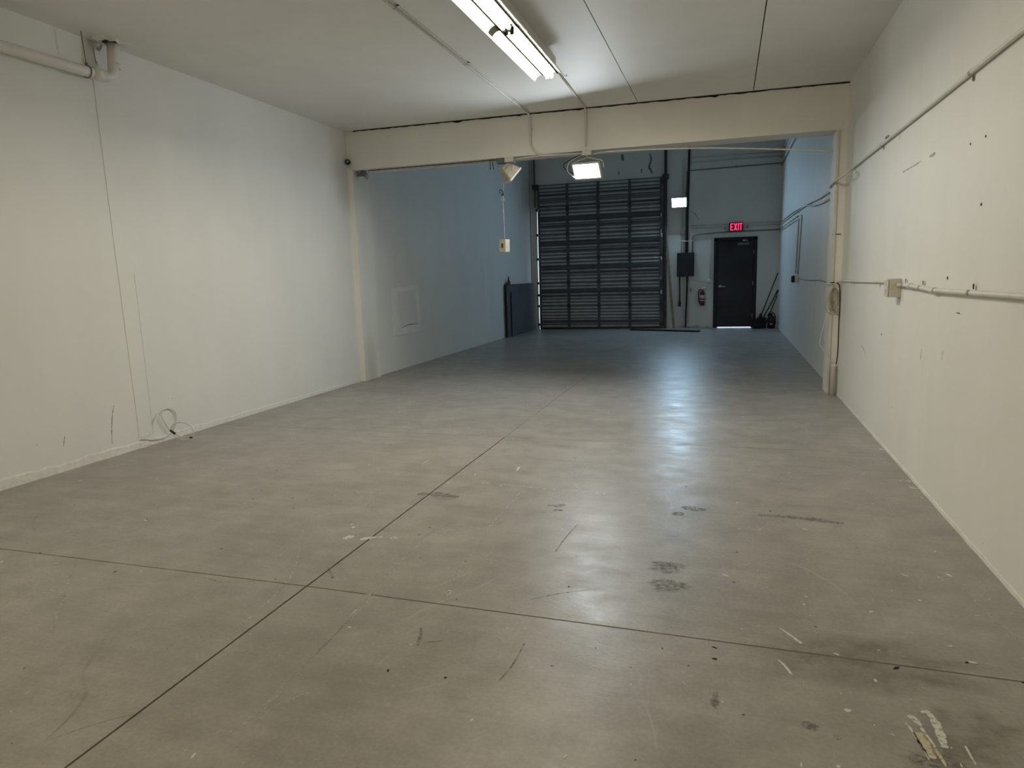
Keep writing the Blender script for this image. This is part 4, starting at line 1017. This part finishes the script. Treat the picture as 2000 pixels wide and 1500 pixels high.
# broom with a large flared black head
h0 = Vector((0.764, 17.323, 0.000)); h0 = Vector((0.70, 17.02, 0)); 
tA = Vector((1.139, 17.240, 1.283)); tB = Vector((1.161, 17.320, 0.889)); tC = Vector((1.141, 17.300, 0.759))
br = thing('broom', (0.72, 17.02, 0), 'tall black broom with wide flared bristle head leaning in the rear right corner', 'broom')
hb = Vector((0.780, 17.060, 0.297))
b = bmn(); tube(b, [hb, hb + (tA - hb) * 0.5, tA], 0.013, 10); obj('handle', b, M['black'], br)
b = bmn()
wid = [(0.028, 0.04, hb.z + 0.02, 0.0), (0.055, 0.045, hb.z - 0.04, -0.02), (0.10, 0.05, hb.z - 0.09, -0.045), (0.135, 0.06, hb.z - 0.18, -0.05), (0.15, 0.07, 0.05, -0.045), (0.145, 0.07, 0.002, -0.045)]
rings = [[b.verts.new((hb.x + ox + w * math.cos(a), hb.y + d * math.sin(a), z)) for a in [2 * math.pi * k / 14 for k in range(14)]] for w, d, z, ox in wid]
for A, B in zip(rings, rings[1:]):
    for k in range(14): b.faces.new((A[k], A[(k + 1) % 14], B[(k + 1) % 14], B[k]))
b.faces.new(rings[0]); b.faces.new(rings[-1])
obj('bristle_head', b, M['bristle'], br)
b = bmn(); lathe(b, [(0.034, -0.03), (0.03, 0.03), (0.018, 0.07)], (hb.x, hb.y, hb.z), 12); obj('ferrule', b, M['black'], br)
# long-handled dustpan
dp = thing('dustpan', (0.80, 17.12, 0), 'black long-handled dustpan standing behind the broom in the rear right corner', 'dustpan')
d0 = Vector((0.836, 17.260, 0.223))
b = bmn(); tube(b, [d0, (d0 + tB) / 2, tB], 0.012, 10); obj('handle', b, M['black'], dp)
b = bmn(); tube(b, [tB - (tB - d0).normalized() * 0.12, tB], 0.019, 10); obj('grip', b, M['black'], dp)
b = bmn(); prism(b, [(17.15, 0.0), (17.30, 0.0), (17.31, 0.05), (17.30, d0.z + 0.02), (17.24, d0.z + 0.02), (17.26, 0.06), (17.25, 0.02), (17.15, 0.006)], d0.x - 0.11, d0.x + 0.07, 'x'); obj('pan', b, M['black'], dp)
# maroon can with a looped handle
cb = Vector((1.004, 17.120, 0.039)); k = thing('fuel_can', (cb.x, 17.14, 0), 'dark maroon can with an arched black handle in the rear right corner', 'can')
cx, cy = cb.x + 0.01, 17.14
b = bmn(); prof = [(0.07, 0.0), (0.085, 0.015), (0.088, 0.22), (0.075, 0.27), (0.045, 0.295), (0.03, 0.30), (0.03, 0.32)]
lathe(b, prof, (cx, cy, 0), 18); obj('can_body', b, M['maroon'], k)
b = bmn(); tube(b, curve([(cx - 0.07, cy, 0.25), (cx - 0.065, cy, 0.33), (cx, cy, 0.38), (cx + 0.075, cy, 0.32), (cx + 0.09, cy, 0.18), (cx + 0.085, cy, 0.08)], 6), 0.011, 8); obj('handle', b, M['black'], k)
b = bmn(); lathe(b, [(0.036, 0.315), (0.036, 0.345), (0.03, 0.35)], (cx, cy, 0), 14); obj('cap', b, M['black'], k)
b = bmn(); box(b, cx - 0.03, cx + 0.02, cy - 0.094, cy - 0.084, 0.09, 0.12, 0.003); obj('label_patch', b, M['label'], k)
# thin stick leaning behind the can
b = bmn(); tube(b, [(0.988, 17.280, 0.342), tC], 0.011, 8)
s0 = Vector((0.988, 17.280, 0.342)); b.free(); b = bmn(); d = (tC - s0); tube(b, [s0 - d * (s0.z / d.z), tC], 0.011, 8)
tag(obj('broom_stick', b, M['black']), 'short black stick leaning behind the maroon can', 'stick')

# ---- wooden pole leaning beside the roll-up door, dark plank on the floor
w0, w1 = Vector((-1.223, 17.200, 0.023)), Vector((-1.446, 17.290, 2.429))
b = bmn(); d = (w1 - w0).normalized(); s = Vector((1, 0, 0)); n = d.cross(s).normalized()
for p in (w0, w1): pass
A = [b.verts.new(p + s * sx * 0.032 + n * sy * 0.012) for p in (Vector((w0.x, w0.y, 0.0)), w1) for sx, sy in ((-1, -1), (1, -1), (1, 1), (-1, 1))]
b.faces.new(A[:4]); b.faces.new(A[4:])
for k in range(4): b.faces.new((A[k], A[(k + 1) % 4], A[4 + (k + 1) % 4], A[4 + k]))
tag(obj('wood_lath', b, M['wood']), 'tall bare wooden lath leaning beside the roll-up door', 'lath')
p0, p1 = Vector((-2.219, 16.778, 0.000)), Vector((-0.577, 16.176, 0.000))
b = bmn(); d = (p1 - p0).normalized(); s = Vector((-d.y, d.x, 0))
A = [(p0 - s * .05), (p1 - s * .05), (p1 + s * .05), (p0 + s * .05)]
prism(b, [(v.x, v.y) for v in A], 0.001, 0.035)
tag(obj('floor_plank', b, M['wood_dark']), 'long dark plank lying on the floor in front of the rear wall', 'plank')

# ---- boards stacked on edge against the rear left wall
rr = random.Random(2)
names = ['against the wall', 'second of four', 'third of four', 'the shorter outermost']
for i in range(4):
    xo = XL + 0.004 + i * 0.027; hgt = (1.205, 1.20, 1.19, 1.02)[i]; lean = 0.018
    ya, yb = (14.96, 14.93, 14.90, 15.16)[i], (17.25, 17.28, 17.26, 17.22)[i]
    tt = 0.020
    b = bmn()
    prism(b, [(ya, 0.0), (yb, 0.0), (yb, hgt), (ya, hgt)], xo, xo + tt, 'x')
    o = obj('board', b, M['board']); o.data.materials.append(M['board_edge'])
    for f in o.data.polygons:
        if abs(f.normal.y) > 0.9: f.material_index = 1
    tag(o, 'grey board on edge by the rear left wall, ' + names[i], 'board', 'boards stacked on edge by the rear left wall')
b = bmn(); box(b, XL + 0.0875, XL + 0.108, 14.905, 14.99, 0, 1.17, 0.002)
b.free()
q = Vector((XL + 0.06, 15.06, 1.205))
ck = thing('clamp', q, 'small red clamp with a dark upright stem on top of the stacked boards', 'clamp')
b = bmn(); prism(b, [(14.93, 1.206), (15.20, 1.206), (15.22, 1.25), (15.12, 1.30), (15.02, 1.25), (14.95, 1.235)], XL + 0.045, XL + 0.075, 'x'); obj('clamp_body', b, M['red'], ck)
b = bmn(); tube(b, [(XL + 0.06, 15.11, 1.29), (XL + 0.06, 15.12, 1.345), (XL + 0.06, 15.125, 1.40)], 0.022, 8, r_end=0.007); obj('stem', b, M['black'], ck)

# ---- white cord coiled at the foot of the left wall
cf = thing('coiled_cord', (-4.821, 4.884, 0.000), 'white cord looped out of the left wall near the floor, with a dark plug', 'cord')
wallp = [(-4.838, 4.728, 0.252), (-4.838, 4.735, 0.213), (-4.838, 4.833, 0.287), (-4.838, 4.893, 0.289)]
loop = [Vector(p) for p in [(-4.835, 4.700, 0.193), (-4.835, 4.742, 0.249), (-4.835, 4.818, 0.285), (-4.835, 4.890, 0.290), (-4.835, 4.952, 0.249), (-4.835, 4.967, 0.179), (-4.835, 4.946, 0.120), (-4.835, 4.909, 0.071)]]
b = bmn(); tube(b, curve(loop, 6), 0.0055, 8); obj('cord_run', b, M['white_cable'], cf)
lo2 = [Vector(p) for p in [(-4.820, 4.804, 0.293), (-4.820, 4.784, 0.241), (-4.820, 4.810, 0.169), (-4.820, 4.849, 0.104), (-4.820, 4.879, 0.059)]]
b = bmn(); tube(b, curve(lo2, 6), 0.0055, 8); obj('cord_run', b, M['white_cable'], cf)
l3 = [Vector(p) for p in [(-4.736, 4.780, 0.113), (-4.714, 4.780, 0.152), (-4.641, 4.780, 0.187), (-4.562, 4.780, 0.185), (-4.499, 4.780, 0.155), (-4.478, 4.780, 0.100), (-4.513, 4.780, 0.048), (-4.582, 4.780, 0.030), (-4.660, 4.780, 0.041), (-4.713, 4.780, 0.067), (-4.739, 4.780, 0.090)]]
for k, p in enumerate(l3): p.z = max(p.z, 0.006)
b = bmn(); tube(b, curve(l3, 6), 0.0055, 8); obj('cord_loop', b, M['white_cable'], cf)
l4 = [Vector(p) for p in [(-4.673, 4.770, 0.085), (-4.626, 4.770, 0.059), (-4.570, 4.770, 0.052), (-4.513, 4.770, 0.064)]]
b = bmn(); tube(b, curve(l4, 6), 0.006, 8); obj('cord_tail', b, M['white_cable'], cf)
pq = [(-4.722, 4.765, 0.113), (-4.674, 4.765, 0.086)]
b = bmn(); tube(b, pq, 0.011, 10); obj('plug', b, M['black'], cf, 'dark plug')
b = bmn(); tube(b, [(-4.514, 4.765, 0.060), (-4.493, 4.765, 0.057)], 0.008, 8); obj('cord_tip', b, M['black'], cf)
l5 = [Vector(p) for p in [(-4.838, 4.547, 0.080), (-4.838, 4.590, 0.074), (-4.838, 4.660, 0.048), (-4.838, 4.785, 0.032), (-4.838, 4.872, 0.050)]]
b = bmn(); tube(b, curve(l5, 5), 0.0045, 6); obj('cord_run', b, M['white_cable'], cf)

# ================================================================== FLOOR MARKS (flat films and flecks on the slabs)
UP = Vector((0, 0, 1))
def mark(pts, w0, w1=None, m='paint_mark', name='paint_streak', jag=0.25, seed=1, label=None):
    bb = bmn(); ribbon(bb, curve(pts, 7), w0, w1, normal=UP, lift=0.0007, jag=jag, rnd=random.Random(seed)); return obj(name, bb, M[m], floor, label)
mark([(0.545, 2.150, 0.000), (0.553, 2.125, 0.000), (0.558, 2.081, 0.000), (0.565, 2.037, 0.000), (0.569, 1.990, 0.000)], 0.010, 0.008)
mark([(0.561, 2.194, 0.000), (0.574, 2.180, 0.000), (0.584, 2.150, 0.000)], 0.020, 0.022, seed=2)
mark([(0.582, 2.147, 0.000), (0.589, 2.110, 0.000), (0.599, 2.053, 0.000)], 0.012, 0.010, seed=3)
mark([(0.603, 2.221, 0.000), (0.622, 2.224, 0.000), (0.630, 2.187, 0.000), (0.631, 2.131, 0.000), (0.627, 2.083, 0.000), (0.626, 2.058, 0.000)], 0.020, 0.026, seed=4)
mark([(0.569, 2.114, 0.000), (0.573, 2.080, -0.000), (0.575, 2.040, 0.000), (0.582, 2.000, 0.000)], 0.034, 0.028, 'paint_cream', seed=5)
mark([(0.597, 2.046, 0.000), (0.603, 2.010, 0.000), (0.606, 1.973, 0.000)], 0.012, 0.008, 'paint_cream', seed=6)
mark([(0.683, 2.082, 0.000), (0.684, 2.047, 0.000), (0.686, 2.003, 0.000)], 0.009, 0.006, seed=7)
mark([(0.220, 2.658, 0.000), (0.258, 2.605, 0.000), (0.291, 2.556, 0.000)], 0.006, 0.018, seed=8)
mark([(0.199, 2.423, -0.000), (0.220, 2.385, 0.000), (0.239, 2.335, 0.000)], 0.007, 0.014, seed=9)
mark([(0.626, 2.375, 0.000), (0.636, 2.366, 0.000), (0.644, 2.350, -0.000)], 0.010, 0.024, 'faint', seed=10)
for i, pts in enumerate(([(928, 940), (990, 948), (1060, 955)], [(1060, 955), (1130, 960), (1205, 968)])):
    mark(([(-1.624, 4.228, 0.000), (-1.382, 4.185, -0.000), (-1.127, 4.159, -0.000)], [(-1.127, 4.159, -0.000), (-0.887, 4.156, 0.000), (-0.635, 4.125, -0.000)])[i], 0.07, 0.05, 'faint', 'pale_scrape', 0.5, 20 + i)
mark([(-2.172, 4.567, 0.000), (-2.172, 4.700, 0.000)], 0.012, 0.010, 'paint_mark', 'paint_streak', seed=31)
mark([(-1.416, 4.524, 0.000), (-1.429, 4.630, 0.000)], 0.014, 0.012, 'paint_mark', 'paint_streak', seed=32)
mark([(-1.958, 3.082, 0.000), (-1.935, 3.140, 0.000)], 0.05, 0.03, 'paint_mark', 'paint_streak', 0.6, 33)
mark([(-1.868, 3.095, 0.000), (-1.822, 3.136, 0.000), (-1.765, 3.156, 0.000)], 0.03, 0.03, 'paint_mark', 'paint_streak', 0.6, 34)
mark([(-1.715, 3.161, 0.000), (-1.671, 3.148, 0.000)], 0.03, 0.03, 'paint_mark', 'paint_streak', 0.6, 35)
mark([(-1.715, 3.161, 0.000), (-1.614, 3.088, 0.000), (-1.537, 3.002, 0.000)], 0.014, 0.012, 'faint', 'pale_scrape', seed=36)
mark([(-3.248, 2.413, 0.000), (-3.237, 2.461, 0.000), (-3.226, 2.509, 0.000)], 0.035, 0.03, 'faint', 'pale_scrape', 0.5, 37)
for i, pts in enumerate(([(-1.434, 1.668, 0.000), (-1.450, 1.916, 0.000), (-1.461, 2.209, 0.000), (-1.506, 2.633, 0.000), (-1.523, 2.992, 0.000), (-1.512, 3.222, 0.000), (-1.381, 3.345, 0.000)],
                         [(-1.424, 1.682, 0.000), (-1.443, 1.938, 0.000), (-1.458, 2.234, 0.000), (-1.467, 2.537, 0.000)],
                         [(-2.316, 3.230, 0.000), (-2.200, 3.049, 0.000), (-2.116, 2.908, 0.000), (-1.983, 2.655, 0.000), (-1.911, 2.428, 0.000), (-1.889, 2.258, 0.000), (-1.855, 2.028, 0.000)],
                         [(-1.214, 3.092, 0.000), (-1.198, 2.879, 0.000), (-1.173, 2.715, 0.000), (-1.131, 2.541, 0.000)],
                         [(-1.243, 4.080, 0.000), (-1.243, 3.575, 0.000), (-1.221, 3.202, 0.000)],
                         [(-2.346, 3.845, 0.000), (-2.114, 3.632, 0.000), (-1.919, 3.441, 0.000)],
                         [(-1.470, 1.545, 0.000), (-1.427, 1.660, 0.000), (-1.379, 1.755, 0.000), (-1.328, 1.828, 0.000)],
                         [(-3.199, 2.516, 0.000), (-2.922, 2.233, 0.000), (-2.622, 1.923, 0.000)],
                         [(-3.030, 2.218, 0.000), (-2.755, 2.144, 0.000), (-2.497, 2.097, 0.000)],
                         [(0.990, 3.190, 0.000), (1.015, 2.966, 0.000), (1.056, 2.785, 0.000)],
                         [(-0.124, 2.203, 0.000), (-0.054, 2.118, 0.000), (0.010, 2.041, 0.000)],
                         [(0.194, 2.946, 0.000), (0.300, 2.765, 0.000), (0.360, 2.638, 0.000)])):
    mark(pts, (0.016, 0.010, 0.014, 0.02, 0.022, 0.014, 0.014, 0.012, 0.008, 0.008, 0.008, 0.007)[i], None, 'faint', 'pale_scrape', 0.2, 50 + i)
# dark marks
for i, (pts, w) in enumerate((([(-1.894, 3.876, 0.000), (-1.800, 3.907, 0.000), (-1.705, 3.895, 0.000), (-1.608, 3.884, 0.000)], .06), ([(-0.232, 3.997, 0.000), (-0.161, 3.976, 0.000), (-0.088, 3.973, 0.000)], .06), ([(-0.277, 3.878, 0.000), (-0.210, 3.867, 0.000)], .05),
                              ([(0.193, 3.948, 0.000), (0.355, 3.950, 0.000), (0.512, 3.935, 0.000), (0.629, 3.905, 0.000)], .05), ([(-1.146, 2.313, 0.000), (-1.123, 2.262, 0.000), (-1.111, 2.218, 0.000), (-1.097, 2.183, 0.000)], .012), ([(-0.010, 2.167, 0.000), (-0.012, 2.115, 0.000), (-0.005, 2.073, 0.000)], .02),
                              ([(-1.013, 3.863, 0.000), (-0.957, 3.856, 0.000), (-0.913, 3.885, 0.000)], .05), ([(-0.964, 3.780, 0.000), (-0.902, 3.784, 0.000)], .03), ([(-0.804, 2.631, 0.000), (-0.681, 2.731, 0.000), (-0.516, 2.822, 0.000)], .006),
                              ([(-1.842, 2.737, 0.000), (-1.753, 2.640, 0.000), (-1.762, 2.633, 0.000)], .01), ([(-1.079, 2.214, 0.000), (-1.012, 2.247, 0.000)], .007), ([(-0.730, 2.030, 0.000), (-0.711, 2.147, 0.000), (-0.710, 2.309, 0.000)], .007),
                              ([(0.245, 2.072, 0.000), (0.267, 2.063, 0.000), (0.292, 2.058, 0.000)], .03), ([(0.330, 2.027, -0.000), (0.352, 2.030, -0.000)], .025), ([(0.831, 2.295, 0.000), (0.840, 2.284, 0.000)], .012), ([(-2.362, 2.493, 0.000), (-2.224, 2.470, 0.000), (-2.050, 2.540, 0.000)], .006),
                              ([(-0.801, 3.175, 0.000), (-0.793, 3.373, 0.000), (-0.770, 3.597, 0.000)], .008))):
    mark(pts, w, None, 'stain', 'dark_mark', 0.5, 80 + i)
rr = random.Random(11)
for (c_, rx, ry, m) in (((-0.245, 3.125, 0.000), .10, .075, 'stain'), ((-0.209, 2.933, 0.000), .11, .07, 'stain'), ((0.589, 1.968, 0.000), .09, .06, 'stain'), ((0.723, 2.132, 0.000), .20, .16, 'stain_soft'),
                        ((0.476, 2.488, 0.000), .40, .2, 'stain_soft'),):
    bb = bmn(); blob(bb, c_, rx, ry, 22, 0.28, rr, 0.0005); obj('floor_stain', bb, M[m], floor)
# paint flecks and grit scattered over the floor
bb = bmn(); rr = random.Random(4)
def fleck(bmx, x, y, r):
    blob(bmx, (x, y, 0), r * rr.uniform(.6, 1.6), r * rr.uniform(.35, .8), 6, 0.3, rr, 0.0011, rr.uniform(0, 3.1))
for k in range(230):
    x = XL + 0.1 + (XR - XL - 0.2) * rr.random(); y = 1.0 + 10.5 * rr.random() ** 1.3
    fleck(bb, x, y, rr.choice((.003, .004, .004, .006, .009)))
for k in range(90):
    x = rr.uniform(0.0, 1.1); y = rr.uniform(1.4, 7.0); fleck(bb, x, y, rr.choice((.003, .004, .006, .009)))
for p in [(-1.796, 4.157, 0.000), (-1.680, 4.379, 0.000), (-2.916, 3.477, 0.000), (0.021, 3.092, 0.000), (0.194, 3.720, 0.000), (0.423, 3.773, 0.000), (0.804, 2.669, 0.000), (0.387, 2.172, 0.000), (-2.035, 3.294, 0.000), (-2.001, 3.252, 0.000), (-2.572, 4.458, 0.000), (-3.307, 3.076, 0.000), (0.839, 2.568, 0.000), (0.791, 3.278, 0.000), (0.975, 3.322, 0.000), (0.791, 3.031, 0.000), (0.582, 2.879, 0.000)]:
    fleck(bb, p[0], p[1], 0.013)
ff = obj('paint_flecks', bb, M['paint_solid'], floor); ff['kind'] = 'stuff'
bb = bmn()
for k in range(260):
    x = XL + 0.1 + (XR - XL - 0.2) * rr.random(); y = 1.0 + 11 * rr.random() ** 1.2
    fleck(bb, x, y, rr.choice((.003, .004, .005, .008)))
for p in [(-0.018, 2.448, 0.000), (-0.016, 2.371, 0.000), (-1.132, 2.005, 0.000), (-0.915, 2.016, 0.000), (-2.789, 5.864, 0.000), (-2.703, 5.062, 0.000), (-2.340, 6.128, 0.000), (0.585, 2.466, 0.000), (0.825, 2.564, 0.000), (-2.856, 2.439, 0.000), (-2.668, 3.634, 0.000), (-2.542, 3.460, 0.000)]:
    fleck(bb, p[0], p[1], 0.009)
ff = obj('dark_grit', bb, M['joint'], floor); ff['kind'] = 'stuff'
# white paint drips at the foot of the right wall
for i, (p, r) in enumerate((((1.147, 5.632, 0.000), .05), ((1.136, 4.660, 0.000), .045), ((1.145, 4.805, -0.000), .03), ((1.138, 4.467, 0.000), .02), ((-3.558, 2.391, 0.000), .03), ((-3.344, 2.267, 0.000), .012))):
    bb = bmn(); blob(bb, p, r * .5, r, 12, .35, rr, 0.0011, 0.5); obj('paint_drip', bb, M['paint_mark'], floor)
